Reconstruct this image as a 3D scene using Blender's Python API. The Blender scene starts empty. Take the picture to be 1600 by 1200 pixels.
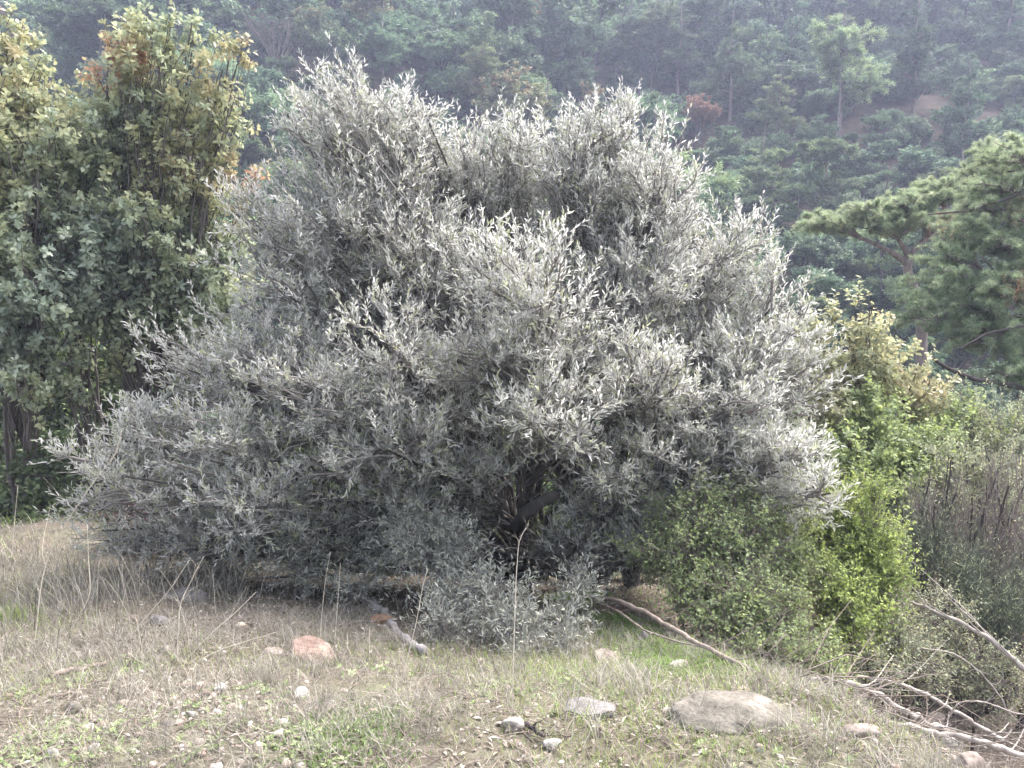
import bpy, math
import numpy as np
from mathutils import Vector
R = math.radians
rng = np.random.default_rng(7)

# ------------------------------------------------------------------ camera
scene = bpy.context.scene
F_PX = 1232.0; PITCH = R(8.0); CAM_Z = 1.6
cd = bpy.data.cameras.new('camera'); cam = bpy.data.objects.new('camera', cd)
scene.collection.objects.link(cam); scene.camera = cam
cd.sensor_width = 36; cd.lens = 36*F_PX/1600; cd.clip_end = 2000; cd.clip_start = .05
cam.location = (0, 0, CAM_Z); cam.rotation_euler = (math.pi/2-PITCH, 0, 0)
# ------------------------------------------------------------------ light
SUN_EL, SUN_AZ = R(55), R(48)          # azimuth measured from +Y towards +X
w = bpy.data.worlds.new('World'); scene.world = w; w.use_nodes = True
nt = w.node_tree; bg = nt.nodes['Background']
sky = nt.nodes.new('ShaderNodeTexSky'); sky.sky_type = 'NISHITA'; sky.sun_disc = False
sky.sun_elevation = SUN_EL; sky.sun_rotation = SUN_AZ; sky.dust_density = 6; sky.air_density = 1.0; sky.ozone_density = 1.0
hs = nt.nodes.new('ShaderNodeHueSaturation'); hs.inputs['Saturation'].default_value = .5
nt.links.new(sky.outputs[0], hs.inputs['Color']); nt.links.new(hs.outputs[0], bg.inputs[0])
bg.inputs[1].default_value = .15
sl = bpy.data.lights.new('sun', 'SUN'); so = bpy.data.objects.new('sun', sl); scene.collection.objects.link(so)
sl.energy = 1.05; sl.angle = R(30); sl.color = (1, .96, .90)
sd = Vector((math.sin(SUN_AZ)*math.cos(SUN_EL), math.cos(SUN_AZ)*math.cos(SUN_EL), math.sin(SUN_EL)))
so.rotation_euler = sd.to_track_quat('Z', 'Y').to_euler(); so.location = (10, 10, 40)
scene.view_settings.view_transform = 'Standard'; scene.view_settings.look = 'None'
scene.view_settings.exposure = 2.2; scene.view_settings.gamma = 1
scene.render.engine = 'CYCLES'
cy = scene.cycles
cy.max_bounces = 5; cy.diffuse_bounces = 3; cy.transmission_bounces = 3; cy.glossy_bounces = 2
cy.volume_bounces = 1; cy.use_adaptive_sampling = True; cy.adaptive_threshold = .03

# ------------------------------------------------------------------ numeric helpers
def nrm(v): return v/np.maximum(np.linalg.norm(v, axis=-1, keepdims=True), 1e-9)
def sstep(a, b, x):
    t = np.clip((x-a)/(b-a), 0, 1); return t*t*(3-2*t)
_nr = np.random.default_rng(99); _ND = []
for o in range(5):
    for k in range(5):
        a = _nr.uniform(0, 6.283); _ND.append((o, math.cos(a)*2**o, math.sin(a)*2**o, _nr.uniform(0, 6.283)))
def fn(x, y, f=1.0, octs=4):
    s = 0
    for o, cx, cy_, ph in _ND:
        if o < octs: s = s+np.sin((x*cx+y*cy_)*f+ph+1.3*np.sin(y*f*.7+ph))*.5**o/2.5
    return s
YB = np.array([-50, 2.7, 6, 9, 13, 20, 26, 40, 60, 80, 120, 150]); ZB = np.array([0, 0, -.9, -1.7, -2.9, -4.2, -3.2, 3.2, 15.2, 28, 52, 58])
YA = np.array([-50, 1.0, 2.4, 2.76, 3.66, 5.25, 6.5, 9, 14]); XA = np.array([2.6, 2.3, 1.36, 1.2, .94, .62, 1.1, 1.6, 3])
def H(x, y):
    x = np.asarray(x, float); y = np.asarray(y, float)
    wd = .12*np.clip(np.abs(y), 0, 60)+.05
    z = sum(np.interp(y+k*wd, YB, ZB) for k in (-1, -.5, 0, .5, 1))/5
    a = np.interp(y, YA, XA)
    z = z-1.05*sstep(0, 1.5, x-a)*(1-sstep(9, 20, y))-.28*sstep(1.2, 5, x-a)*(1-sstep(9, 20, y))
    z = z+.42*sstep(-1.6, -4.6, x)*sstep(4, 7.5, y)*(1-sstep(9, 16, y))
    amp = np.interp(y, [0, 3, 8, 25, 60, 120], [.02, .035, .08, .5, 2.2, 3])
    z = z+amp*fn(x, y, 1.0/np.interp(y, [0, 5, 25, 60], [.35, .6, 4, 11]), 2)
    z = z+.012*fn(x, y, 7.0, 3)*(1-sstep(10, 20, y))
    z = z+sstep(15, 70, y)*(.05*np.clip(x, -90, 90))*np.sin(y*.05)
    return z
_f = np.array([0, math.cos(PITCH), -math.sin(PITCH)]); _u = np.array([0, math.sin(PITCH), math.cos(PITCH)])
_c = np.array([0, 0, CAM_Z])
def ray(px, py): return _f+(px-800)/F_PX*np.array([1., 0, 0])+(600-py)/F_PX*_u
def P(px, py, Y):
    d = ray(px, py); return _c+d*(Y/d[1])
TT = np.concatenate([np.arange(1.5, 12, .02), np.arange(12, 160, .15)])
def G(px, py, far=False):
    d = ray(px, py); q = _c+TT[:, None]*d
    hit = np.where(q[:, 2] < H(q[:, 0], q[:, 1]))[0]
    if far: hit = hit[TT[hit] > 20]
    i = hit[0] if len(hit) else len(TT)-1
    p = q[i].copy(); p[2] = float(H(p[0], p[1])); return p

# ------------------------------------------------------------------ mesh accumulators
class Acc:
    def __init__(s): s.V = []; s.F = []; s.r = []; s.h = []; s.n = 0
    def add(s, V, Fs, rnd=0.5, hue=0.0):
        V = np.asarray(V, np.float32).reshape(-1, 3)
        s.V.append(V); s.r.append(np.broadcast_to(np.asarray(rnd, np.float32), (len(V),))); s.h.append(np.broadcast_to(np.asarray(hue, np.float32), (len(V),)))
        for F in Fs: s.F.append(np.asarray(F, np.int64)+s.n)
        s.n += len(V)
    def mesh(s, name, mats, off=None, smooth=False):
        V = np.concatenate(s.V)
        if off is not None: V = V-np.asarray(off, np.float32)
        m = bpy.data.meshes.new(name); m.vertices.add(len(V)); m.vertices.foreach_set('co', V.astype(np.float32).ravel())
        li = np.concatenate([f.ravel() for f in s.F]); ln = np.concatenate([np.full(len(f), f.shape[1]) for f in s.F])
        m.loops.add(len(li)); m.loops.foreach_set('vertex_index', li.astype(np.int32))
        m.polygons.add(len(ln)); st = np.concatenate([[0], np.cumsum(ln)[:-1]])
        m.polygons.foreach_set('loop_start', st.astype(np.int32))
        try: m.polygons.foreach_set('loop_total', ln.astype(np.int32))
        except Exception: pass
        if smooth: m.polygons.foreach_set('use_smooth', np.ones(len(ln), bool))
        a = m.attributes.new('rnd', 'FLOAT', 'POINT'); a.data.foreach_set('value', np.concatenate(s.r).astype(np.float32))
        a = m.attributes.new('hue', 'FLOAT', 'POINT'); a.data.foreach_set('value', np.concatenate(s.h).astype(np.float32))
        m.update(calc_edges=True); m.materials.append(mats); return m
    def obj(s, name, mat, parent=None, off=None, smooth=False):
        if off is None and parent is not None: off = parent.location[:]
        m = s.mesh(name, mat, off, smooth); o = bpy.data.objects.new(name, m); scene.collection.objects.link(o)
        if parent is not None: o.parent = parent
        return o
def tag(o, label=None, cat=None, group=None, kind=None):
    if label: o['label'] = label
    if cat: o['category'] = cat
    if group: o['group'] = group
    if kind: o['kind'] = kind
    return o
def thing(name, label, cat, loc, group=None):
    o = bpy.data.objects.new(name, None); scene.collection.objects.link(o); o.location = [float(v) for v in loc]
    o.empty_display_size = .2
    return tag(o, label, cat, group)

def tubes(Pt, Rd, sides=3, cap=False):
    """Pt (N,K,3), Rd (N,K) -> verts, quads"""
    Pt = np.asarray(Pt, float); N, K, _ = Pt.shape
    T = np.empty_like(Pt); T[:, 1:-1] = Pt[:, 2:]-Pt[:, :-2]; T[:, 0] = Pt[:, 1]-Pt[:, 0]; T[:, -1] = Pt[:, -1]-Pt[:, -2]; T = nrm(T)
    ref = np.where(np.abs(T[:, :1, 2:3]) > .8, np.array([1., .2, 0]), np.array([0, .1, 1.])); ref = np.broadcast_to(ref, T.shape)
    A = nrm(np.cross(T, ref)); B = np.cross(T, A)
    an = np.arange(sides)*2*math.pi/sides
    V = Pt[:, :, None]+Rd[:, :, None, None]*(A[:, :, None]*np.cos(an)[:, None]+B[:, :, None]*np.sin(an)[:, None])
    i = np.arange(N)[:, None, None]*K*sides+np.arange(K-1)[None, :, None]*sides+np.arange(sides)
    j = np.arange(N)[:, None, None]*K*sides+np.arange(K-1)[None, :, None]*sides+(np.arange(sides)+1) % sides
    Fq = np.stack([i, j, j+sides, i+sides], -1).reshape(-1, 4); Fs = [Fq]
    if cap:
        c0 = np.arange(N)[:, None]*K*sides+np.arange(sides)[::-1]; c1 = np.arange(N)[:, None]*K*sides+(K-1)*sides+np.arange(sides)
        Fs += [c0, c1]
    return V.reshape(-1, 3), Fs
def bez(S, M, E, t):
    t = t[..., None]; return (1-t)**2*S+2*t*(1-t)*M+t*t*E

# leaf templates: (along, side, normal) and faces
LANCE = (np.array([[0, 0, 0], [.38, .5, .05], [.38, -.5, .05], [.78, .36, .02], [.78, -.36, .02], [1, 0, -.06]]), [[[0, 2, 1], [3, 4, 5]], [[1, 2, 4, 3]]])
OVATE = (np.array([[0, 0, 0], [.35, .5, .08], [.35, -.5, .08], [1, 0, -.08], [.7, .36, .03], [.7, -.36, .03]]), [[[0, 2, 1], [4, 5, 3]], [[1, 2, 5, 4]]])
OAK = (np.array([[0, .03, 0], [.2, .2, .03], [.32, .46, .07], [.46, .26, .04], [.62, .5, .05], [.76, .26, 0], [1, .12, -.05], [1, -.12, -.05], [.76, -.26, 0], [.62, -.5, .05], [.46, -.26, .04], [.32, -.46, .07], [.2, -.2, .03], [0, -.03, 0]]), [[list(range(13, -1, -1))]])
NEED = (np.array([[0, .5, 0], [0, -.5, 0], [1, 0, 0]]), [[[0, 1, 2]]])
DIA = (np.array([[0, 0, 0], [.5, .5, .1], [1, 0, 0], [.5, -.5, .1]]), [[[0, 3, 2, 1]]])
BLADE = (np.array([[0, .5, 0], [0, -.5, 0], [.4, .45, .05], [.4, -.45, .05], [.75, .3, .2], [.75, -.3, .2], [.95, 0, .42]]), [[[0, 1, 3, 2], [2, 3, 5, 4]], [[4, 5, 6]]])
def leaves(acc, tmpl, pos, d, n, L, W, rnd, hue):
    T, Fs = tmpl; N = len(pos); k = len(T)
    d = nrm(d); s = nrm(np.cross(n, d)); n2 = np.cross(d, s)
    L = np.broadcast_to(L, (N,))[:, None, None]; W = np.broadcast_to(W, (N,))[:, None, None]
    V = pos[:, None]+L*T[None, :, :1]*d[:, None]+W*T[None, :, 1:2]*s[:, None]+L*T[None, :, 2:]*n2[:, None]
    base = (np.arange(N)*k)[:, None, None]
    acc.add(V, [(np.asarray(F)[None]+base).reshape(-1, len(F[0])) for F in Fs], np.repeat(np.broadcast_to(rnd, (N,)), k), np.repeat(np.broadcast_to(hue, (N,)), k))

def cat_rom(p, n=6):
    p = np.array(p, float); q = np.concatenate([[2*p[0]-p[1]], p, [2*p[-1]-p[-2]]]); out = []
    for i in range(1, len(q)-2):
        for t in np.arange(n)/n:
            out.append(.5*(2*q[i]+(q[i+1]-q[i-1])*t+(2*q[i-1]-5*q[i]+4*q[i+1]-q[i+2])*t*t+(3*q[i]-3*q[i+1]-q[i-1]+q[i+2])*t**3))
    out.append(q[-2]); return np.array(out)
def grow(lobes, bases, n_sec, n_twig, twig_len, per, leaf, tmpl, up=.6, out=.8, noise=.5, spread=.6, shell=.45, stem_r=.06, hue=None, sides=7,
         droop=0., seed=1, limb_t=.4, rise=.5, lw=None, sec_r=.016, tw_r=.0022, flat=.4, wt=None, axis=None, axis_r=.1, base_mix=.3):
    """lobes: list of (centre, radii). Returns accumulators stems[], branches, foliage."""
    g = np.random.default_rng(seed)
    C = np.array([l[0] for l in lobes], float); RR = np.array([l[1] for l in lobes], float); bases = np.array(bases, float).reshape(-1, 3)
    m = len(C)
    bi = np.array([int(np.argmin(np.linalg.norm((bases-c)[:, :2], axis=1)+g.uniform(0, base_mix, len(bases)))) for c in C])
    S = bases[bi]; hgt = (C-S)[:, 2:3]
    if axis is not None:
        ax = cat_rom(axis, 8); fr_ = np.linspace(0, 1, len(ax))
        dd = np.linalg.norm(ax[None]-(C-np.array([0, 0, .28])*np.linalg.norm((C-S)[:, :2], axis=1)[:, None])[:, None], axis=2); S = ax[np.argmin(dd, 1)]; bi = np.zeros(m, int); bases = bases[:1]; hgt = (C-S)[:, 2:3]
    M = S+np.concatenate([(C-S)[:, :2]*.25, hgt*rise], 1)+g.normal(0, .05, (m, 3))*np.linalg.norm(C-S, axis=1, keepdims=True)
    E = C+RR*g.normal(0, .15, (m, 3))
    stems = []
    tt = np.linspace(0, 1, 14)
    for b in range(len(bases)):
        idx = np.where(bi == b)[0]; a = Acc(); stems.append(a)
        if not len(idx):
            continue
        for i in idx:
            pts = bez(S[i][None], M[i][None], E[i][None], tt)+np.cumsum(g.normal(0, 1, (14, 3)), 0)*.006*np.linalg.norm(C[i]-S[i])*np.minimum(tt*4, 1)[:, None]
            if axis is None: pts[0, 2] -= .12
            rr = stem_r*(1-.78*tt)*g.uniform(.75, 1.1)*(1+.7*np.exp(-tt*14))
            V, Fs = tubes(pts[None], rr[None], sides); a.add(V, Fs, g.random(), 0)
    if axis is not None:
        V, Fs = tubes(ax[None], (axis_r*(1-.8*fr_))[None], 8); stems[0].add(V, Fs, .5, 0)
    wts = (RR[:, 0]*RR[:, 1]*RR[:, 2])**.62
    if wt is not None: wts = wts*np.array(wt)
    li = g.choice(m, n_sec, p=wts/wts.sum())
    ts = g.uniform(limb_t, 1, n_sec); ss = bez(S[li], M[li], E[li], ts)
    dv = nrm(g.normal(0, 1, (n_sec, 3))); rad = shell+(1-shell)*g.random(n_sec)**.7
    ee = C[li]+RR[li]*dv*rad[:, None]*.93
    mm = (ss+ee)/2+np.array([0, 0, .12])*np.linalg.norm(ee-ss, axis=1, keepdims=True)+g.normal(0, .07, (n_sec, 3))*np.linalg.norm(ee-ss, axis=1, keepdims=True)
    t5 = np.linspace(0, 1, 7)
    pts = bez(ss[:, None], mm[:, None], ee[:, None], np.broadcast_to(t5, (n_sec, 7)))
    pts[:, 1:-1] += g.normal(0, .018, (n_sec, 5, 3))*np.linalg.norm(ee-ss, axis=1)[:, None, None]
    br = Acc(); V, Fs = tubes(pts, sec_r*(1-.75*t5)[None]*g.uniform(.5, 1.1, (n_sec, 1)), 4); br.add(V, Fs, .5, 0)
    # twigs
    si = g.integers(0, n_sec, n_twig); t = g.uniform(.3, 1, n_twig)**.8
    p0 = bez(ss[si], mm[si], ee[si], t)
    o = nrm((p0-C[li[si]])/RR[li[si]]); bd = nrm(ee[si]-ss[si])
    d = nrm(o*out+bd*.35+np.array([0, 0, 1.])*up+g.normal(0, noise, (n_twig, 3)))
    Lt = twig_len*g.uniform(.55, 1.35, n_twig)
    p2 = p0+d*Lt[:, None]; bend = nrm(g.normal(0, 1, (n_twig, 3))); bend[:, 2] = .6 if droop == 0 else -.2
    pm = (p0+p2)/2-nrm(bend)*Lt[:, None]*.1; p2 = p2+np.array([0, 0, -droop])*Lt[:, None]
    t4 = np.linspace(0, 1, 4); tp = bez(p0[:, None], pm[:, None], p2[:, None], np.broadcast_to(t4, (n_twig, 4)))
    V, Fs = tubes(tp, np.broadcast_to(tw_r*(1-.7*t4), (n_twig, 4)), 3); br.add(V, Fs, .8, 0)
    fo = Acc(); ll, lwid = leaf
    if per > 0:
        tl = ((np.arange(per)+.6)/per)[None]*.9+.1+g.uniform(-.03, .03, (n_twig, per)); tl = np.clip(tl, 0, 1)
        pp = bez(p0[:, None], pm[:, None], p2[:, None], tl); td = nrm(p2-p0)[:, None]
        a1 = nrm(np.cross(td, nrm(g.normal(0, 1, (n_twig, 1, 3))))); b1 = np.cross(td, a1)
        ang = np.arange(per)*(math.pi/2+.35)+(np.arange(per) % 2)*math.pi; ang = ang[None]+g.uniform(-.5, .5, (n_twig, per))
        pr = a1*np.cos(ang)[..., None]+b1*np.sin(ang)[..., None]
        ld = td*(1-spread)+pr*spread+g.normal(0, .14, (n_twig, per, 3)); ld[..., 2] += .12*up; ld = nrm(ld)
        nn = nrm(np.array([0, 0, flat])+td*.5*(1-flat)+g.normal(0, .5, (n_twig, per, 3)))
        N = n_twig*per
        tr = np.repeat(g.random(n_twig), per); rd = np.clip(.55*g.random(N)+.45*tr, 0, 1)
        q = pp.reshape(-1, 3)
        hv = hue(q, g, np.repeat(g.random(n_twig), per)) if hue else np.zeros(N)
        taper = (1-.35*np.abs(tl.ravel()-.5))
        keep = g.random(N) > .08
        leaves(fo, tmpl, q[keep], ld.reshape(-1, 3)[keep], nn.reshape(-1, 3)[keep], (ll*taper*g.uniform(.7, 1.2, N))[keep], (lwid*taper*g.uniform(.75, 1.2, N))[keep], rd[keep], hv[keep])
    return stems, br, fo

# ------------------------------------------------------------------ materials
def newmat(name):
    m = bpy.data.materials.new(name); m.use_nodes = True; nt = m.node_tree; return m, nt, nt.nodes['Principled BSDF']
def ramp(nt, stops):
    r = nt.nodes.new('ShaderNodeValToRGB'); e = r.color_ramp.elements
    while len(e) > 1: e.remove(e[-1])
    e[0].position = stops[0][0]; e[0].color = (*stops[0][1], 1)
    for p, c in stops[1:]:
        k = e.new(p); k.color = (*c, 1)
    return r
def leaf_mat(name, stops, back=None, trans=.3, rough=.5, lo=.62, hi=1.35, spec=.35):
    m, nt, b = newmat(name); L = nt.links.new; N = nt.nodes.new
    ah = N('ShaderNodeAttribute'); ah.attribute_name = 'hue'; ar = N('ShaderNodeAttribute'); ar.attribute_name = 'rnd'
    rp = ramp(nt, stops); L(ah.outputs['Fac'], rp.inputs[0]); col = rp.outputs[0]
    if back:
        ge = N('ShaderNodeNewGeometry'); mx = N('ShaderNodeMix'); mx.data_type = 'RGBA'
        L(ge.outputs['Backfacing'], mx.inputs[0]); L(col, mx.inputs[6]); mx.inputs[7].default_value = (*back, 1); col = mx.outputs[2]
    mr = N('ShaderNodeMapRange'); L(ar.outputs['Fac'], mr.inputs[0]); mr.inputs[3].default_value = lo; mr.inputs[4].default_value = hi
    vm = N('ShaderNodeVectorMath'); vm.operation = 'SCALE'; L(col, vm.inputs[0]); L(mr.outputs[0], vm.inputs['Scale'])
    L(vm.outputs[0], b.inputs['Base Color']); b.inputs['Roughness'].default_value = rough; b.inputs['Specular IOR Level'].default_value = spec
    tr = N('ShaderNodeBsdfTranslucent'); L(vm.outputs[0], tr.inputs[0])
    ms = N('ShaderNodeMixShader'); ms.inputs[0].default_value = trans; L(b.outputs[0], ms.inputs[1]); L(tr.outputs[0], ms.inputs[2])
    L(ms.outputs[0], nt.nodes['Material Output'].inputs[0]); return m
def bark_mat(name, c1, c2, sc=14, rough=.9, bump=.4):
    m, nt, b = newmat(name); L = nt.links.new; N = nt.nodes.new
    tc = N('ShaderNodeNewGeometry'); mp = N('ShaderNodeMapping'); mp.inputs['Scale'].default_value = (1, 1, .35); L(tc.outputs['Position'], mp.inputs[0])
    no = N('ShaderNodeTexNoise'); no.inputs['Scale'].default_value = sc; no.inputs['Detail'].default_value = 6; L(mp.outputs[0], no.inputs[0])
    rp = ramp(nt, [(.3, c1), (.7, c2)]); L(no.outputs[0], rp.inputs[0]); L(rp.outputs[0], b.inputs['Base Color'])
    b.inputs['Roughness'].default_value = rough; b.inputs['Specular IOR Level'].default_value = .2
    bp = N('ShaderNodeBump'); bp.inputs['Strength'].default_value = bump; bp.inputs['Distance'].default_value = .01; L(no.outputs[0], bp.inputs['Height']); L(bp.outputs[0], b.inputs['Normal'])
    return m
def rock_mat(name, c1, c2, c3, sc=9):
    m, nt, b = newmat(name); L = nt.links.new; N = nt.nodes.new
    ge = N('ShaderNodeNewGeometry'); no = N('ShaderNodeTexNoise'); no.inputs['Scale'].default_value = sc; no.inputs['Detail'].default_value = 8; L(ge.outputs['Position'], no.inputs[0])
    n2 = N('ShaderNodeTexNoise'); n2.inputs['Scale'].default_value = sc*7; n2.inputs['Detail'].default_value = 5; L(ge.outputs['Position'], n2.inputs[0])
    rp = ramp(nt, [(.33, c1), (.52, c2), (.7, c3)]); L(no.outputs[0], rp.inputs[0])
    r2 = ramp(nt, [(.35, (.62, .6, .58)), (.6, (1, 1, 1))]); L(n2.outputs[0], r2.inputs[0])
    mx = N('ShaderNodeMix'); mx.data_type = 'RGBA'; mx.blend_type = 'MULTIPLY'; mx.inputs[0].default_value = 1; L(rp.outputs[0], mx.inputs[6]); L(r2.outputs[0], mx.inputs[7])
    L(mx.outputs[2], b.inputs['Base Color']); b.inputs['Roughness'].default_value = .85
    bp = N('ShaderNodeBump'); bp.inputs['Strength'].default_value = .6; bp.inputs['Distance'].default_value = .008; L(n2.outputs[0], bp.inputs['Height']); L(bp.outputs[0], b.inputs['Normal'])
    return m
M_OLIVE = leaf_mat('olive_leaf', [(0, (.46, .475, .42)), (.6, (.51, .515, .455)), (.85, (.47, .49, .33)), (1, (.4, .43, .27))], back=(.61, .605, .59), trans=.55, rough=.6, spec=.22, lo=.8, hi=1.15)
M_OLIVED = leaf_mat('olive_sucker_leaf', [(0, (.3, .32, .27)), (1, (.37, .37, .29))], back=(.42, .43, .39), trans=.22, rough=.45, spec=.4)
M_OAK = leaf_mat('oak_leaf', [(0, (.31, .37, .29)), (.3, (.38, .43, .28)), (.55, (.45, .46, .26)), (.78, (.5, .43, .26)), (1, (.52, .31, .2))], trans=.5, rough=.4, spec=.6)
M_SHRUB = leaf_mat('green_shrub_leaf', [(0, (.2, .26, .15)), (.5, (.31, .38, .17)), (1, (.45, .52, .18))], trans=.48)
M_LIME = leaf_mat('lime_shrub_leaf', [(0, (.2, .28, .1)), (.5, (.3, .38, .12)), (1, (.46, .54, .16))], trans=.45)
M_GREYSH = leaf_mat('grey_shrub_leaf', [(0, (.28, .32, .22)), (.6, (.38, .42, .26)), (1, (.48, .47, .25))], trans=.35)
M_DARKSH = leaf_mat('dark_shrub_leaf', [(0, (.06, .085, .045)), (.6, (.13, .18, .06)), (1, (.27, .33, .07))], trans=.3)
M_PINE = leaf_mat('pine_needle', [(0, (.2, .28, .17)), (.5, (.32, .4, .23)), (1, (.48, .52, .33))], trans=.45)
M_RUST = leaf_mat('dry_needle', [(0, (.3, .13, .07)), (1, (.4, .2, .1))], trans=.3)
M_FAR = leaf_mat('far_leaf', [(0, (.075, .135, .085)), (.3, (.17, .25, .14)), (.55, (.28, .34, .18)), (.75, (.32, .31, .16)), (.9, (.34, .24, .14)), (1, (.27, .16, .11))], trans=.35)
def far_mat():
    m = M_FAR; nt = m.node_tree; L = nt.links.new; N = nt.nodes.new
    oi = N('ShaderNodeObjectInfo'); ah = [n for n in nt.nodes if n.type == 'ATTRIBUTE' and n.attribute_name == 'hue'][0]; rp = [n for n in nt.nodes if n.type == 'VALTORGB'][0]
    mr = N('ShaderNodeMapRange'); L(oi.outputs['Random'], mr.inputs[0]); mr.inputs[3].default_value = -.14; mr.inputs[4].default_value = .14
    ad = N('ShaderNodeMath'); L(ah.outputs['Fac'], ad.inputs[0]); L(mr.outputs[0], ad.inputs[1]); L(ad.outputs[0], rp.inputs[0])
    wn = N('ShaderNodeMath'); wn.operation = 'MULTIPLY'; L(oi.outputs['Random'], wn.inputs[0]); wn.inputs[1].default_value = 7.31; fr = N('ShaderNodeMath'); fr.operation = 'FRACT'; L(wn.outputs[0], fr.inputs[0])
    m2 = N('ShaderNodeMapRange'); L(fr.outputs[0], m2.inputs[0]); m2.inputs[3].default_value = .65; m2.inputs[4].default_value = 1.45
    vm = [n for n in nt.nodes if n.type == 'VECT_MATH'][0]; v2 = N('ShaderNodeVectorMath'); v2.operation = 'SCALE'; L(rp.outputs[0], v2.inputs[0]); L(m2.outputs[0], v2.inputs['Scale']); L(v2.outputs[0], vm.inputs[0])
far_mat()
M_BARK = bark_mat('olive_bark', (.05, .045, .042), (.13, .12, .11))
M_TWIG = bark_mat('olive_twig', (.17, .155, .145), (.3, .28, .265), 30)
M_OAKB = bark_mat('oak_bark', (.07, .06, .055), (.17, .15, .14))
M_PINEB = bark_mat('pine_bark', (.14, .11, .1), (.3, .26, .24))
M_DARKB = bark_mat('dark_bark', (.05, .042, .04), (.1, .085, .08))
M_GREYTW = bark_mat('grey_shrub_twig', (.15, .125, .115), (.27, .235, .21), 30)
M_REDTW = bark_mat('red_twig', (.1, .045, .045), (.2, .1, .09), 30)
M_DEAD = bark_mat('dead_wood', (.16, .125, .105), (.33, .28, .24), 22)
M_DEADP = bark_mat('pale_dead_wood', (.27, .235, .21), (.46, .42, .38), 22)
M_DRIFT = bark_mat('grey_drift_wood', (.22, .2, .2), (.42, .39, .38), 18)
M_STALK = bark_mat('dry_stalk', (.5, .44, .36), (.7, .64, .54), 22)

# ------------------------------------------------------------------ ground
def axis(a):
    return np.unique(np.concatenate(a).round(4))
ys = axis([np.linspace(-14, 1.6, 20), np.arange(1.6, 6, .035), np.arange(6, 12, .1), np.arange(12, 30, .5), np.arange(30, 135, 1.5)])
xs_p = axis([np.arange(0, 4, .045), np.arange(4, 9, .15), np.arange(9, 30, .8), np.arange(30, 130, 3)])
xs = np.concatenate([-xs_p[:0:-1], xs_p])
X, Y = np.meshgrid(xs, ys); Z = H(X, Y)
ga = Acc(); nx, ny = len(xs), len(ys); i0 = (np.arange(ny-1)[:, None]*nx+np.arange(nx-1)).ravel()
micro = .006*np.random.default_rng(3).normal(size=Z.shape)*(Y > 1.6)*(Y < 8)*(np.abs(X) < 6)
def gully(x, y): return sstep(-.1, .5, x-np.interp(y, YA, XA))
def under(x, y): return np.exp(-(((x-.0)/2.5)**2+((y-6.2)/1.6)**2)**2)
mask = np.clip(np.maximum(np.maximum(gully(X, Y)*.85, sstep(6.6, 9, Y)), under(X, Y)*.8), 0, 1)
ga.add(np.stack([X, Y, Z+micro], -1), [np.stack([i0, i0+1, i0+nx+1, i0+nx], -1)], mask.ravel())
mg, nt, b = newmat('ground_soil'); L = nt.links.new; N = nt.nodes.new
ge = N('ShaderNodeNewGeometry')
def noise(sc, det=6, rough=.6):
    n = N('ShaderNodeTexNoise'); n.inputs['Scale'].default_value = sc; n.inputs['Detail'].default_value = det; n.inputs['Roughness'].default_value = rough; L(ge.outputs['Position'], n.inputs[0]); return n
n1 = noise(1.3); n2 = noise(22, 8, .7); n3 = noise(90, 4)
r1 = ramp(nt, [(.34, (.06, .05, .042)), (.46, (.125, .104, .084)), (.6, (.185, .168, .135)), (.75, (.1, .125, .05))]); L(n2.outputs[0], r1.inputs[0])
r2 = ramp(nt, [(.35, (.13, .1, .085)), (.65, (.15, .16, .09))]); L(n1.outputs[0], r2.inputs[0])
mx = N('ShaderNodeMix'); mx.data_type = 'RGBA'; mx.inputs[0].default_value = .45; L(r1.outputs[0], mx.inputs[6]); L(r2.outputs[0], mx.inputs[7])
# far hillside floor: brown-purple needle litter
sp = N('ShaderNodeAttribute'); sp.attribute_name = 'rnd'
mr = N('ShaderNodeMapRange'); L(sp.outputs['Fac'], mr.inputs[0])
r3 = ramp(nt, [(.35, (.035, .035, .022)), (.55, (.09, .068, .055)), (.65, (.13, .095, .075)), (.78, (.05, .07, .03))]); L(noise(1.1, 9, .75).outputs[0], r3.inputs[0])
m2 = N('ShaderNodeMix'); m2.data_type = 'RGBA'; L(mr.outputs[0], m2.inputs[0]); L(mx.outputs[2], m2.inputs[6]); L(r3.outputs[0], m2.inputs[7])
L(m2.outputs[2], b.inputs['Base Color']); b.inputs['Roughness'].default_value = .95; b.inputs['Specular IOR Level'].default_value = .15
bp = N('ShaderNodeBump'); bp.inputs['Strength'].default_value = .7; bp.inputs['Distance'].default_value = .015; L(n2.outputs[0], bp.inputs['Height']); L(bp.outputs[0], b.inputs['Normal'])
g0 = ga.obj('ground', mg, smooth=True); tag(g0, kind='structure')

# ------------------------------------------------------------------ haze
bm_v = [(-140, -16, -9), (140, -16, -9), (140, 140, -9), (-140, 140, -9), (-140, -16, 72), (140, -16, 72), (140, 140, 72), (-140, 140, 72)]
hm = bpy.data.meshes.new('haze'); hm.from_pydata(bm_v, [], [(0, 3, 2, 1), (4, 5, 6, 7), (0, 1, 5, 4), (1, 2, 6, 5), (2, 3, 7, 6), (3, 0, 4, 7)])
ho = bpy.data.objects.new('haze', hm); scene.collection.objects.link(ho); tag(ho, 'thin pale mist filling the valley air', 'haze', kind='stuff')
hmat = bpy.data.materials.new('haze_air'); hmat.use_nodes = True; nt = hmat.node_tree; nt.nodes.remove(nt.nodes['Principled BSDF'])
pv = nt.nodes.new('ShaderNodeVolumePrincipled'); pv.inputs['Color'].default_value = (.68, .74, 1, 1); pv.inputs['Density'].default_value = .0018; pv.inputs['Anisotropy'].default_value = .25
nt.links.new(pv.outputs[0], nt.nodes['Material Output'].inputs['Volume']); hm.materials.append(hmat)

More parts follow.
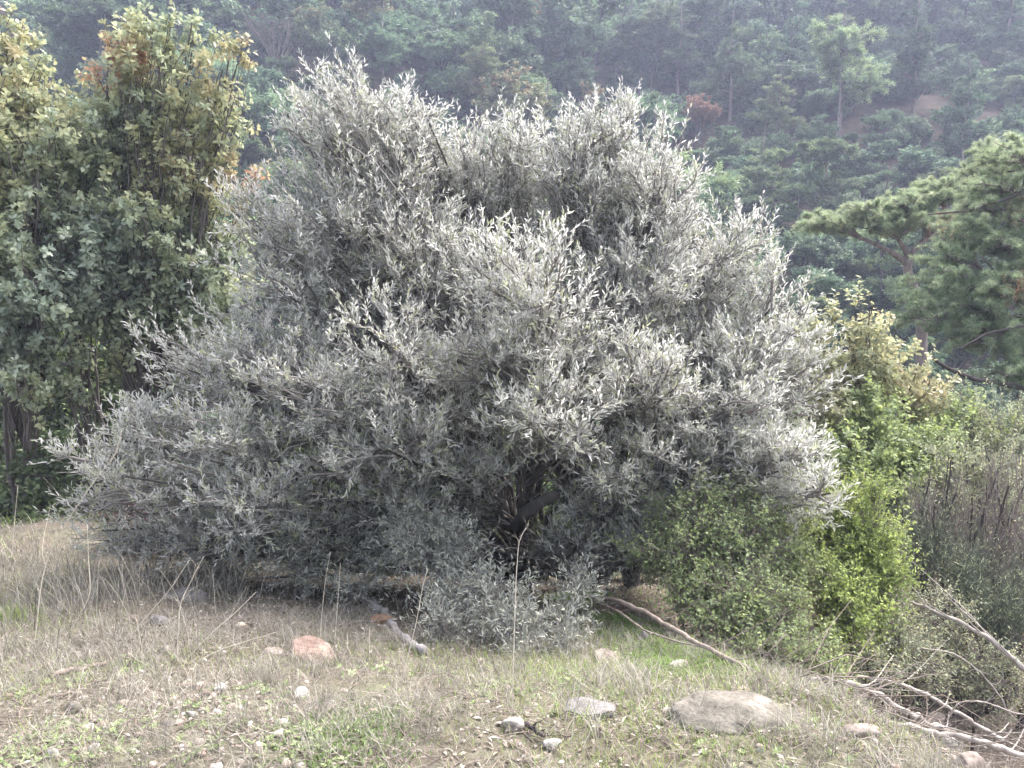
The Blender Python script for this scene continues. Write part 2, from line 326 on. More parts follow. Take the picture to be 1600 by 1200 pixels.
def lobe(px, py, Yd, rx, ry, rd=None):
    k = Yd/F_PX*1.02
    return (P(px, py, Yd), np.array([rx*k, rd if rd else (rx+ry)/2*k, ry*k]))
def plant(name, label, cat, base, res, mats, group=None, part_names=('trunk', 'branches', 'crown')):
    stems, br, fo = res; t = thing(name, label, cat, base, group)
    for s in stems:
        if s.n: s.obj(part_names[0], mats[0], t, smooth=True)
    if part_names[1]: br.obj(part_names[1], mats[1], t, smooth=True)
    if fo.n: fo.obj(part_names[2], mats[2], t)
    return t

# ------------------------------------------------------------------ the olive
OL = [(550, 240, 6.3, 100, 150), (625, 250, 6.5, 75, 105), (560, 150, 6.3, 70, 60), (500, 330, 6.1, 110, 120), (880, 290, 6.7, 120, 115), (1020, 290, 6.4, 90, 125), (750, 290, 6.9, 110, 115), (820, 230, 6.8, 80, 70),
      (1150, 400, 6.3, 95, 105), (1215, 480, 6.0, 75, 90), (870, 460, 4.9, 130, 105), (770, 420, 5.2, 90, 90), (440, 440, 6.0, 120, 120), (310, 560, 5.8, 115, 95), (195, 680, 5.5, 85, 70),
      (330, 690, 5.2, 130, 90), (480, 640, 5.2, 130, 110), (620, 560, 5.3, 130, 120), (620, 690, 4.8, 130, 75), (1180, 600, 5.7, 110, 120), (1010, 600, 5.1, 110, 100),
      (1235, 725, 5.1, 85, 65), (1285, 775, 4.8, 50, 45), (860, 640, 4.7, 130, 90), (760, 560, 5.0, 110, 100), (1050, 720, 5.2, 110, 75), (190, 780, 5.1, 80, 55), (380, 790, 5.0, 120, 60),
      (600, 790, 5.2, 110, 45), (290, 830, 5.2, 110, 50), (470, 840, 5.3, 100, 40), (130, 730, 5.2, 60, 50), (140, 800, 5.3, 70, 40), (220, 850, 5.4, 70, 30), (340, 870, 5.5, 70, 30), (950, 740, 5.0, 70, 50), (720, 740, 5.0, 90, 40), (1090, 820, 5.4, 90, 50), (1270, 790, 5.1, 60, 35),
      (260, 858, 5.3, 70, 30), (370, 893, 5.1, 50, 16), (470, 865, 5.3, 60, 25), (560, 880, 5.0, 55, 22), (160, 850, 5.4, 60, 25), (640, 820, 5.1, 80, 40), (890, 850, 5.1, 50, 35), (1030, 860, 5.2, 60, 40),
      (1180, 720, 5.5, 90, 60), (1130, 640, 5.3, 100, 90), (1260, 600, 5.9, 60, 90), (540, 740, 5.0, 110, 50), (400, 560, 5.6, 110, 100), (1240, 540, 6.1, 60, 80), (380, 340, 6.1, 55, 60), (960, 200, 6.7, 60, 50), (470, 200, 6.3, 45, 50),
      (1000, 430, 5.9, 110, 110), (650, 400, 6.0, 110, 100), (1110, 520, 6.4, 110, 110), (950, 800, 5.4, 90, 60)]
OL += [(600, 400, 6.5, 170, 160), (1000, 430, 6.6, 180, 160), (420, 600, 6.0, 180, 120), (850, 580, 5.6, 200, 110), (1130, 560, 6.0, 130, 130), (930, 235, 6.6, 110, 85), (515, 190, 6.4, 65, 75), (635, 185, 6.5, 55, 60), (720, 240, 6.8, 80, 70)]
OLW = [1]*len(OL)
ol_bases = [G(772, 895), G(820, 915), G(852, 905), G(925, 918), G(735, 880), G(985, 915)]
print('olive base', ol_bases[1])
res = grow([lobe(*l) for l in OL], ol_bases, 2600, 26000, .185, 14, (.053, .0108), LANCE, base_mix=1.3, up=.62, out=.42, noise=.56, spread=.4, shell=.25,
           stem_r=.034, hue=lambda q, g, t: t, seed=12, sides=9, limb_t=.42, wt=OLW, sec_r=.015)
olive = plant('olive_tree', 'large silvery many-stemmed olive tree filling the middle of the clearing', 'olive tree', ol_bases[1], res, (M_BARK, M_TWIG, M_OLIVE))
stub = Acc(); pb = [P(806, 825, 5.75), P(822, 800, 5.68), P(845, 785, 5.6), P(870, 772, 5.5)]
V, Fs = tubes(np.array(pb)[None], np.array([[.055, .05, .042, .038]]), 9, True); stub.add(V, Fs); stub.obj('sawn_stub', M_BARK, olive, smooth=True)

DT = [(330, 850, 5.7, 120, 35), (520, 850, 5.7, 130, 40), (690, 830, 5.6, 90, 60), (950, 860, 5.5, 110, 50), (1080, 850, 5.5, 100, 60), (200, 830, 5.7, 90, 35), (850, 850, 6.2, 60, 50)]
def gy(px, Yd):
    p = P(px, 700, Yd); return np.array([p[0], Yd, float(H(p[0], Yd))])
res = grow([lobe(*l) for l in DT], [gy(q, 5.7) for q in (220, 330, 450, 560, 690, 850, 950, 1080)], 420, 3000, .26, 2, (.045, .01), LANCE, up=.2, out=.5, noise=.7, shell=.1, stem_r=.01, seed=6, hue=lambda q, g, t: t, sec_r=.006, tw_r=.0022)
plant('dead_undergrowth', 'tangle of grey dead twigs under the low skirt of the olive', 'undergrowth', gy(450, 5.7), res, (M_TWIG, M_TWIG, M_OLIVED))
# low grey suckers in front of the trunks
SK = [(580, 860, 5.5, 90, 40), (690, 870, 4.9, 90, 60), (740, 930, 4.5, 90, 60), (700, 990, 4.2, 60, 30), (800, 980, 4.2, 90, 50), (880, 990, 4.2, 60, 45), (840, 1030, 4.0, 70, 22), (460, 890, 5.2, 80, 40), (340, 900, 5.4, 60, 25), (650, 830, 5.0, 80, 45), (560, 920, 5.0, 50, 25), (900, 930, 4.6, 30, 30)]
bs = [G(580, 900), G(700, 955), G(720, 1000), G(770, 1015), G(860, 1020), G(450, 915), G(345, 920), G(740, 985), G(560, 935), G(900, 985)]
res = grow([lobe(*l) for l in SK], bs, 430, 2100, .21, 9, (.042, .0085), LANCE, up=.35, out=.4, noise=.8, spread=.5, shell=.05, stem_r=.008, hue=lambda q, g, t: t, seed=5, sec_r=.006, tw_r=.0016)
plant('olive_sapling_thicket', 'low grey-green olive suckers sprawling in front of the dark olive trunks', 'shrub', bs[1], res, (M_TWIG, M_TWIG, M_OLIVED))

# ------------------------------------------------------------------ oaks on the left
def oakhue(zlo, zhi, bias=0., spots=()):
    def f(q, g, t):
        v = .12+.3*sstep(zlo, zhi, q[:, 2]+.5*fn(q[:, 0], q[:, 1]+q[:, 2], 1.8, 2))+.42*(t-.5)+bias+.16*fn(q[:, 0]*1.3, q[:, 2]*1.3, 2.2, 2)
        for c, r in spots: v = v+.7*np.exp(-((q-c)**2).sum(1)/r**2)
        return np.clip(v, 0, 1)
    return f
ob = np.array([P(195, 700, 9.2)[0], 9.2, 0]); ob[2] = H(ob[0], ob[1])
OA = [(250, 90, 9, 95, 75), (330, 160, 9.2, 70, 60), (200, 210, 9, 95, 85), (300, 270, 9, 95, 80), (150, 320, 8.6, 95, 70), (270, 390, 8.8, 110, 75), (190, 460, 8.6, 110, 60), (330, 360, 9.3, 90, 70),
      (180, 130, 9.2, 70, 60), (385, 290, 8.9, 40, 30), (100, 560, 8.2, 35, 30), (250, 480, 9, 80, 50), (250, 20, 9.1, 35, 25), (130, 200, 9, 50, 50), (120, 260, 9, 55, 50), (350, 100, 9, 35, 30), (360, 430, 8.9, 60, 50), (330, 520, 8.8, 50, 40), (90, 480, 8.7, 60, 45), (372, 78, 9, 32, 20), (300, 50, 9, 55, 40), (200, 55, 9.1, 45, 35), (372, 180, 9, 40, 32), (130, 380, 8.2, 60, 50), (230, 340, 8.4, 60, 45), (95, 170, 8.9, 45, 40), (100, 290, 8.7, 50, 40)]
OA = [(a_, b_, c_, d_*.82, e_*.78) for a_, b_, c_, d_, e_ in OA]
res = grow([lobe(*l) for l in OA], [ob+np.array([-.25, 0, 0]), ob+np.array([.25, .1, 0])], 560, 3400, .17, 10, (.08, .048), OAK, up=.35, out=.5, noise=.7, spread=.75, shell=.55, stem_r=.035,
           rise=.3, hue=oakhue(.8, 4.2, .02, [(P(400, 290, 8.9), .35), (P(200, 95, 9), .3), (P(140, 90, 9), .25)]), seed=21, sec_r=.012, limb_t=.45)
plant('oak_tree', 'oak with orange and yellow tipped upper leaves left of the olive', 'oak tree', ob, res, (M_OAKB, M_OAKB, M_OAK))
ob2 = np.array([P(20, 700, 8.6)[0], 8.6, 0]); ob2[2] = H(ob2[0], ob2[1])
OB = [(10, 90, 8.6, 60, 80), (60, 200, 8.4, 85, 90), (-40, 250, 8.4, 90, 100), (40, 340, 8.2, 90, 80), (-30, 400, 8, 90, 80), (70, 430, 8, 90, 70), (10, 510, 7.9, 80, 55), (110, 390, 8.3, 70, 55), (30, 600, 7.6, 30, 25), (-90, 120, 8.6, 90, 90)]
res = grow([lobe(*l) for l in OB], [ob2, ob2+np.array([-.5, .2, 0])], 400, 2800, .16, 11, (.08, .048), OAK, up=.35, out=.5, noise=.7, spread=.75, shell=.55, stem_r=.035,
           rise=.3, hue=oakhue(.6, 3.8, .03, [(P(80, 60, 8.4), .3)]), seed=22, sec_r=.012, limb_t=.45)
plant('oak_tree', 'oak with yellowing leaves cut off by the left edge of the photo', 'oak tree', ob2, res, (M_OAKB, M_OAKB, M_OAK))

# dark thicket under the oaks

def bush(name, label, lobes, bases, n_sec, n_twig, tl, per, leaf, tm, mats, seed, cat='shrub', hue=None, **k):
    bases = [np.array(b_) for b_ in bases]
    for b_ in bases: b_[2] = H(b_[0], b_[1])
    res = grow([lobe(*l) for l in lobes], bases, n_sec, n_twig, tl, per, leaf, tm, seed=seed, hue=hue or (lambda q, g, t: t), **k)
    return plant(name, label, cat, bases[0], res, mats, part_names=('stem', 'branches', 'foliage'))
def gy(px, Yd):
    p = P(px, 700, Yd); return np.array([p[0], Yd, float(H(p[0], Yd))])
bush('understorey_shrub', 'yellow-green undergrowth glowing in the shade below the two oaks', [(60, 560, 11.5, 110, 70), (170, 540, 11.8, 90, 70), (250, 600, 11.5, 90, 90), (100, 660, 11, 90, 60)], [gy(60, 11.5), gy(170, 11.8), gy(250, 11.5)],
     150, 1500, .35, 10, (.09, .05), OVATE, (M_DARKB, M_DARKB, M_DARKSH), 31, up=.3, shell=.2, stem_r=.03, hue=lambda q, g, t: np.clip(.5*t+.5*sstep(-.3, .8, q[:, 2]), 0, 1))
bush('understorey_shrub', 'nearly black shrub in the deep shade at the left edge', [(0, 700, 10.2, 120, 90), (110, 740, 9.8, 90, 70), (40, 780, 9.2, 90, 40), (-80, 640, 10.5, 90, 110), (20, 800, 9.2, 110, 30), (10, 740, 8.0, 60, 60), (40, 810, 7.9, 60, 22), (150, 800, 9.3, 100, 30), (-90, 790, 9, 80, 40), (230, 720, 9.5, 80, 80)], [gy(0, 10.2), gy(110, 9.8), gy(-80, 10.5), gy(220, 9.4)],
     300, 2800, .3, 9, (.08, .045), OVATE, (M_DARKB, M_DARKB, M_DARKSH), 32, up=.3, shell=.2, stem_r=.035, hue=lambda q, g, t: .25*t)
bush('understorey_shrub', 'low dark scrub closing the strip under the left skirt of the olive', [(60+i*85, 838+(i % 3)*8, 7.6, 75, 30) for i in range(12)], [gy(60+i*120, 7.6) for i in range(9)],
     420, 4200, .2, 9, (.05, .025), OVATE, (M_DARKB, M_DARKB, M_DARKSH), 36, up=.3, shell=.1, stem_r=.012, sec_r=.006, hue=lambda q, g, t: np.clip(.8*t, 0, 1))
bush('bramble', 'wine-red leafless bramble under the left skirt of the olive', [(225, 815, 6.4, 60, 45), (250, 850, 6.2, 40, 25)], [gy(215, 6.4), gy(245, 6.2)],
     60, 800, .2, 4, (.03, .015), OVATE, (M_REDTW, M_REDTW, leaf_mat('red_leaf', [(0, (.16, .07, .07)), (1, (.2, .12, .1))])), 33, up=.5, shell=.1, stem_r=.008, sec_r=.005)

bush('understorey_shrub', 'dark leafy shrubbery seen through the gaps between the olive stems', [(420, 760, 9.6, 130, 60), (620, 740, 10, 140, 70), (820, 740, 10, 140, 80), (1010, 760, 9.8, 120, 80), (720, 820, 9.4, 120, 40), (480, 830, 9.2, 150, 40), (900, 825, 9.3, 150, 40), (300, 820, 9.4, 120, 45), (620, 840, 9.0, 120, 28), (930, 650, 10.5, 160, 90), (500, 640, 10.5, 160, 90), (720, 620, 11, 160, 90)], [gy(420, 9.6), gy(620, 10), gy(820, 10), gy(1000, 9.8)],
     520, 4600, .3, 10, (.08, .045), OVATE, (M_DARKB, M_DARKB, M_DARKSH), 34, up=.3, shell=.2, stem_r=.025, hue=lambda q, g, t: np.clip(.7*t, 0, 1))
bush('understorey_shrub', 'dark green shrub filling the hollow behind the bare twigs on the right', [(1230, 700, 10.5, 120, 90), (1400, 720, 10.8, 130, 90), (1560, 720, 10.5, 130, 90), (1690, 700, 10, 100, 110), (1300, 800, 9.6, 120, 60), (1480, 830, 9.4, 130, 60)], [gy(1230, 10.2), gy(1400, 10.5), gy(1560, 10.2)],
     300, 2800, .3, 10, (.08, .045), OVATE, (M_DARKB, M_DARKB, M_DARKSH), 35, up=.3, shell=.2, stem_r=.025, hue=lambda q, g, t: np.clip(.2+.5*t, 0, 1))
# ------------------------------------------------------------------ pines on the right
pbase = gy(1435, 15.5)
PA = [(1285, 350, 15.5, 50, 18, .7), (1350, 335, 15.5, 55, 22, .8), (1420, 318, 15.6, 55, 24, .8), (1380, 355, 15.3, 55, 12, .6), (1470, 300, 15.8, 55, 26, .9), (1530, 285, 16, 60, 30, .9), (1560, 245, 16, 55, 32, .9), (1460, 345, 15.2, 50, 14, .6)]
res = grow([lobe(*l) for l in PA], [pbase], 480, 6500, .1, 30, (.09, .012), NEED, up=.6, out=.5, noise=.55, spread=.75, shell=.3, stem_r=.06,
           hue=lambda q, g, t: np.clip(.35+.65*t, 0, 1), axis=[pbase-np.array([0, 0, .2]), P(1440, 520, 15.5), P(1418, 420, 15.5), P(1450, 370, 15.6), P(1520, 330, 15.9)], axis_r=.13, seed=41, limb_t=.6, rise=.5, sec_r=.03, tw_r=.004)
plant('pine_tree', 'flat-topped pale pine with bare spreading limbs right of the olive', 'pine tree', pbase, res, (M_PINEB, M_PINEB, M_PINE))
pb2 = gy(1640, 12.5)
PB = [(1585, 245, 12.6, 65, 35, .9), (1540, 330, 12.4, 60, 32, .8), (1510, 490, 11.8, 60, 32, .7), (1430, 470, 12.0, 40, 24, .6), (1580, 300, 12.5, 85, 50, 1), (1500, 360, 12.4, 55, 35, .7), (1570, 380, 12.2, 80, 40, .9), (1480, 445, 12, 75, 36, .8), (1560, 450, 11.8, 90, 40, .9), (1450, 500, 11.8, 65, 32, .7),
      (1540, 530, 11.5, 80, 36, .8), (1620, 410, 11.9, 60, 26, .8), (1630, 500, 11.6, 60, 30, .8), (1650, 330, 12.6, 90, 60, 1), (1610, 560, 11.2, 50, 22, .6), (1570, 585, 11, 70, 25, .6), (1470, 395, 12.3, 45, 22, .6)]
res = grow([lobe(*l) for l in PB], [pb2, pb2+np.array([.4, .3, 0])], 620, 8500, .09, 28, (.085, .01), NEED, up=.5, out=.6, noise=.55, spread=.75, shell=.4, stem_r=.055,
           hue=lambda q, g, t: np.clip(.1+.5*t+.3*sstep(.5, 4, q[:, 2]), 0, 1), axis=[pb2-np.array([0, 0, .2]), P(1650, 620, 12.3), P(1640, 500, 12.2), P(1650, 380, 12.3), P(1640, 300, 12.5)], axis_r=.16, seed=42, limb_t=.6, rise=.4, sec_r=.022, tw_r=.004)
pt = plant('pine_tree', 'dense green pine leaning in from the right edge above the shrubs', 'pine tree', pb2, res, (M_PINEB, M_PINEB, M_PINE))
dl = Acc()
for pts, r0 in (([(1620, 610, 10.8), (1570, 600, 10.8), (1520, 592, 10.8), (1480, 575, 10.8), (1455, 558, 10.8)], .05), ([(1640, 505, 11), (1590, 510, 11), (1540, 522, 11), (1500, 545, 11)], .03), ([(1620, 290, 12.2), (1570, 312, 12.2), (1510, 330, 12.2), (1450, 335, 12.1)], .03)):
    pp = np.array([P(*q) for q in pts]); V, Fs = tubes(pp[None], np.linspace(r0, r0*.4, len(pp))[None], 6); dl = Acc(); dl.add(V, Fs); dl.obj('bare_limb', M_DARKB, pt, smooth=True)
ru = Acc(); g = np.random.default_rng(3)
for c, n in (((1597, 450, 11.2), 160), ((1592, 335, 12), 90), ((1475, 352, 12), 60)):
    q = P(*c)+g.normal(0, .13, (n, 3)); leaves(ru, NEED, q, g.normal(0, 1, (n, 3)), g.normal(0, 1, (n, 3)), .1, .008, g.random(n), g.random(n))
ru.obj('dead_needles', M_RUST, pt)

# ------------------------------------------------------------------ shrubs on the right
bush('oak_sapling', 'yellow-green oak sapling with a pointed leader between olive and pines', [(1340, 490, 8.6, 18, 35), (1330, 560, 8.5, 70, 50), (1290, 530, 8.7, 35, 50), (1400, 590, 8.5, 60, 45), (1440, 560, 8.5, 25, 16), (1310, 640, 8.2, 60, 50), (1400, 500, 8.6, 22, 14), (1470, 590, 8.5, 30, 18), (1400, 640, 8.8, 80, 40)],
     [gy(1310, 8.6), gy(1350, 8.7)], 200, 1700, .22, 9, (.07, .04), OAK, (M_OAKB, M_OAKB, M_OAK), 51, cat='oak sapling', up=.5, shell=.2, stem_r=.03, spread=.75, sec_r=.01,
     hue=lambda q, g, t: np.clip(.4+.3*t+.16*np.exp(-((q-P(1420, 610, 8.7))**2).sum(1)/.3), 0, 1), flat=.6)
bush('broadleaf_shrub', 'leafy mid-green shrub spreading below the oak sapling', [(1340, 690, 7.6, 75, 45), (1430, 700, 7.8, 85, 45), (1500, 660, 8.2, 90, 45), (1400, 745, 7.3, 70, 35), (1370, 640, 8, 60, 35)], [gy(1350, 7.8), gy(1440, 8), gy(1500, 8.2)],
     220, 2200, .2, 9, (.055, .03), OVATE, (M_OAKB, M_OAKB, M_SHRUB), 52, up=.4, shell=.2, stem_r=.03, spread=.75, sec_r=.01, hue=lambda q, g, t: np.clip(.2+.75*t, 0, 1), flat=.6)
bush('willow_shrub', 'grey-green fine-leaved shrub on many bare upright stems at right edge', [(1500, 720, 7.6, 80, 45), (1580, 660, 8, 90, 50), (1600, 740, 7.4, 80, 60), (1540, 780, 7, 80, 40), (1640, 800, 7, 70, 70), (1510, 625, 8.4, 50, 25)]+[(1455+i*17, 735-(i*29) % 45, 7.0+.1*(i % 5), 14, 18) for i in range(11)],
     [gy(1470+i*22, 7.0+.12*(i % 5)) for i in range(10)], 300, 2000, .26, 9, (.04, .015), LANCE, (M_DARKB, M_GREYTW, M_GREYSH), 53, up=.7, shell=.2, stem_r=.02, rise=.6, limb_t=.15, sec_r=.009, tw_r=.002, spread=.55)
bush('willow_shrub', 'thicket of leafless grey-brown twigs in the gully at right edge', [(1480, 830, 6.3, 70, 60), (1550, 850, 6.2, 80, 80), (1620, 860, 6, 70, 90), (1430, 790, 6.8, 50, 60)]+[(1450+i*14, 790-(i*37) % 60, 6.1+.12*(i % 4), 12, 22) for i in range(13)],
     [gy(1440+i*24, 6.2+.15*(i % 4)) for i in range(9)]+[gy(1460+i*30, 5.7) for i in range(5)], 190, 800, .32, 1, (.03, .01), LANCE, (M_DARKB, M_GREYTW, M_GREYSH), 54, up=.9, out=.2, noise=.3, shell=.1, stem_r=.028, rise=.6, limb_t=.05, sec_r=.011, tw_r=.0036)
bush('lime_shrub', 'bright lime-green shrub lit behind the right skirt of the olive', [(1345, 770, 5.4, 40, 30), (1365, 800, 5.2, 40, 40), (1370, 850, 5.2, 45, 50), (1385, 880, 5.1, 30, 40), (1365, 940, 4.9, 40, 50), (1310, 870, 5.2, 60, 60), (1280, 800, 5.6, 60, 60), (1320, 980, 4.7, 40, 30), (1300, 920, 4.9, 50, 40)],
     [gy(1310, 5.3), gy(1345, 5.2)], 300, 3800, .17, 10, (.032, .013), OVATE, (M_OAKB, M_GREYTW, M_LIME), 55, up=.5, shell=.3, stem_r=.015, spread=.65, sec_r=.006, flat=.6, hue=lambda q, g, t: .3+.7*t)
bush('green_shrub', 'dull green small-leaved shrub sprawling from the olive towards the fallen branches', [(1090, 860, 4.8, 90, 55), (1160, 920, 4.5, 90, 60), (1080, 800, 5.0, 90, 50), (1215, 960, 4.5, 75, 55), (1180, 830, 4.9, 80, 60), (1280, 1010, 4.4, 50, 35), (1230, 870, 5.0, 50, 50), (1060, 930, 4.6, 70, 35), (1130, 975, 4.3, 70, 35), (1210, 1020, 4.1, 75, 32), (1300, 1045, 4.1, 60, 25), (1130, 785, 5.1, 80, 40), (1220, 800, 5.2, 70, 40), (1010, 850, 5.0, 50, 40)],
     [gy(1120, 4.9), gy(1200, 4.8), gy(1270, 4.7)], 460, 3600, .17, 8, (.028, .014), OVATE, (M_DARKB, M_GREYTW, M_SHRUB), 56, up=.3, shell=.25, stem_r=.014, spread=.7, sec_r=.006, flat=.6, noise=.7,
     hue=lambda q, g, t: np.clip(.1+.6*t+.35*sstep(1.5, 2.2, q[:, 0]), 0, 1))
bush('green_shrub', 'thin grey-green shrub behind the pale fallen branch', [(1400, 980, 4.9, 70, 55), (1460, 960, 5.2, 70, 50), (1370, 1030, 4.5, 55, 35), (1440, 1030, 4.7, 60, 35), (1520, 1030, 5.0, 60, 40), (1580, 1060, 5.0, 60, 40)],
     [gy(1400, 4.9), gy(1450, 5)], 240, 1500, .17, 8, (.026, .01), OVATE, (M_DARKB, M_GREYTW, M_GREYSH), 57, up=.3, shell=.2, stem_r=.01, spread=.7, sec_r=.005, flat=.6, noise=.7)
bush('broom_bush', 'dark needle-fine broom in the shade beside the bare twigs', [(1440, 860, 6.1, 55, 50), (1560, 960, 5.4, 70, 60), (1510, 920, 5.7, 55, 50)], [gy(1440, 6), gy(1560, 5.4), gy(1510, 5.7)],
     160, 1500, .4, 2, (.05, .006), NEED, (M_DARKB, bark_mat('broom_twig', (.07, .085, .065), (.15, .17, .13), 30), M_GREYSH), 58, up=1., out=.3, noise=.18, shell=.1, stem_r=.01, sec_r=.004, tw_r=.002)

# ------------------------------------------------------------------ hillside woods
def far_pine(seed, h=1., cone=True, n=1100, per=20):
    g = np.random.default_rng(seed); lb = []
    if cone:
        k = 6
        for i in range(k):
            f = i/(k-1); z = .14+.8*f; r = .3*(1-f)**.8+.03
            for j in range(3 if f < .8 else 1):
                a = g.uniform(0, 6.283); c = r*.75*g.uniform(.5, 1)
                lb.append(((math.cos(a)*c, math.sin(a)*c, z+g.uniform(-.03, .03)), (r*.75, r*.75, .055)))
    else:
        for i in range(11):
            a = g.uniform(0, 6.283); f = g.random(); c = .26*g.uniform(.1, 1)*(1.1-f*.7)
            lb.append(((math.cos(a)*c, math.sin(a)*c, .25+.62*f), (.17, .17, .085)))
    st, br, fo = grow(lb, [(0, 0, 0)], 130, n, .05, per, (.032, .0085), DIA, up=.35, out=.6, noise=.45, spread=.55, shell=.25, stem_r=.006, axis=[(0, 0, -.05), (.01, 0, .3), (-.01, .01, .65), (0, 0, .97)], axis_r=.016, seed=seed, sec_r=.004, tw_r=.001, limb_t=.5, rise=.4, sides=5, hue=lambda q, g, t: .1+.18*t)
    return st, br, fo
def far_broad(seed, n=1500, per=11, huef=None):
    g = np.random.default_rng(seed); lb = []
    for i in range(12):
        a = g.uniform(0, 6.283); c = .33*g.uniform(.2, 1); z = g.uniform(.4, .82)
        s = g.uniform(.12, .2); lb.append(((math.cos(a)*c, math.sin(a)*c, z), (s, s, s*.7)))
    return grow(lb, [(0, 0, 0)], 130, n, .07, per, (.03, .021), DIA, up=.3, out=.6, noise=.6, spread=.75, shell=.45, stem_r=.015, seed=seed, sec_r=.005, tw_r=.001, limb_t=.4, sides=5, hue=huef or (lambda q, g, t: .05+.3*t))
pines_c = [far_pine(100+i, cone=True) for i in range(3)]; pines_r = [far_pine(110+i, cone=False) for i in range(3)]
broads = [far_broad(120+i) for i in range(3)]
broad_y = far_broad(130, huef=lambda q, g, t: np.clip(.45+.3*t+.25*(q[:, 2] > .7)*t, 0, 1)); broad_o = far_broad(131, huef=lambda q, g, t: .72+.26*t)
broad_red = far_broad(132, huef=lambda q, g, t: .92+.08*t); bare = far_broad(133, n=500, per=0)
bright_c = [far_pine(140+i, cone=True) for i in range(2)]; bright_r = [far_pine(144+i, cone=False) for i in range(2)]
for a_ in bright_c+bright_r:
    a_[2].h = [h_+.22 for h_ in a_[2].h]
cache = {}
def far_tree(res, key, name, label, cat, px, py_top, py_base, wide=1.):
    base = G(px, py_base, True); top = P(px, py_top, base[1]); h = top[2]-base[2]
    t = thing(name, label, cat, base, 'trees on the far hillside')
    h = float(h)
    if key not in cache:
        st, br, fo = res; tm = Acc()
        for s in st: tm.V += s.V; tm.r += s.r; tm.h += s.h; tm.F += [f+tm.n for f in s.F]; tm.n += s.n
        trunk = Acc()
        off = 0
        for s in list(st)+[br]:
            for V_, r_, h_ in zip(s.V, s.r, s.h): trunk.V.append(V_); trunk.r.append(r_); trunk.h.append(h_)
            for f_ in s.F: trunk.F.append(f_+off)
            off += s.n
        trunk.n = off
        cache[key] = (trunk.mesh('trunk', M_PINEB if 'pine' in name or key == 'bare' else M_OAKB, smooth=True), fo.mesh('crown', M_FAR) if fo.n else None)
    mt, mc = cache[key]
    for nm, m in (('trunk', mt), ('crown', mc)):
        if m is None: continue
        o = bpy.data.objects.new(nm, m); scene.collection.objects.link(o); o.parent = t
    t.scale = (h*wide, h*wide, h); t.rotation_euler = (0, 0, (px*37 % 628)/100)
    return base
FAR = [
 ('bc0', 'pine_tree', 'small pointed pale green pine beside the olive\'s upper right shoulder', 1190, 185, 345, 1.15),
 ('br0', 'pine_tree', 'bushy light green pine with a flattish crest right of the small pointed pine', 1285, 200, 350, 1.3),
 ('pc0', 'pine_tree', 'slender grey pointed pine rising from dark green scrub at upper right', 1503, 85, 260, 1.0),
 ('pc1', 'pine_tree', 'tall narrow pine in the haze near the top right corner', 1425, -15, 175, .95),
 ('br1', 'pine_tree', 'big spreading pine with a sunlit rim high on the hillside', 1310, 5, 215, 1.2),
 ('bc1', 'pine_tree', 'layered pale pine between the big spreading pine and the scrub below', 1215, 95, 215, 1.2),
 ('pc2', 'pine_tree', 'tall dark-trunked pine straight above the olive\'s right peak', 1140, 10, 190, 1.1),
 ('br0', 'pine_tree', 'low pale pine tucked behind the olive leaves at its right shoulder', 1245, 275, 370, 1.4),
 ('br1', 'pine_tree', 'round pale pine in the dip between the two olive peaks', 755, 60, 205, 1.2),
 ('pr0', 'pine_tree', 'soft round pine behind the olive\'s left peak', 600, 10, 150, 1.1),
 ('pr1', 'pine_tree', 'dark rounded pine just right of the olive\'s left peak', 680, 60, 170, 1.2),
 ('bc0', 'pine_tree', 'light green pine low behind the olive\'s central saddle', 855, 110, 215, 1.3),
 ('pr2', 'pine_tree', 'blue-green pine above the olive\'s right peak', 905, 75, 175, 1.2),
 ('pc0', 'pine_tree', 'blue hazy pine touching the top edge right of centre', 985, -10, 130, 1.2),
 ('pc1', 'pine_tree', 'blue-grey pine with drooping tiers left of the tall dark-trunked pine', 1060, 0, 150, 1.2),
 ('bc1', 'pine_tree', 'small pale pine rising between reddish ground and the olive\'s right peak', 940, 135, 215, 1.2),
 ('pr2', 'pine_tree', 'hazy violet pine in the top right corner of the photo', 1570, -40, 110, 1.3),
 ('by', 'broadleaf_tree', 'yellow-green broadleaf tree with orange crest upslope of the olive\'s left peak', 495, -5, 120, 1.0),
 ('bo', 'broadleaf_tree', 'orange-brown autumn tree at the top edge right of centre', 885, -20, 70, 1.1),
 ('bd', 'broadleaf_tree', 'rust-coloured shrub tree beside the olive\'s right peak', 1095, 145, 225, 1.1),
 ('b0', 'broadleaf_tree', 'dark green broadleaf tree between the oak and the olive\'s left peak', 415, 110, 260, 1.1),
 ('bo', 'broadleaf_tree', 'small russet tree low in the dip of the olive outline', 925, 120, 185, .9),
 ('bare', 'bare_tree', 'leafless grey tree on the hillside between oak and olive', 432, -10, 115, 1.2),
 ('b1', 'broadleaf_tree', 'dark rounded tree at the top edge above the oak', 110, -30, 90, 1.2),
 ('b2', 'broadleaf_tree', 'dark bushy tree at the top edge right of the oak crown', 350, -20, 70, 1.2),
 ('pr0', 'pine_tree', 'dim green pine hanging over the dark hollow right of the oak', 400, 190, 310, 1.2),
]
src = {'bc0': bright_c[0], 'bc1': bright_c[1], 'br0': bright_r[0], 'br1': bright_r[1], 'pc0': pines_c[0], 'pc1': pines_c[1], 'pc2': pines_c[2], 'pr0': pines_r[0], 'pr1': pines_r[1], 'pr2': pines_r[2],
       'by': broad_y, 'bo': broad_o, 'bd': broad_red, 'b0': broads[0], 'b1': broads[1], 'b2': broads[2], 'bare': bare}
fb = []
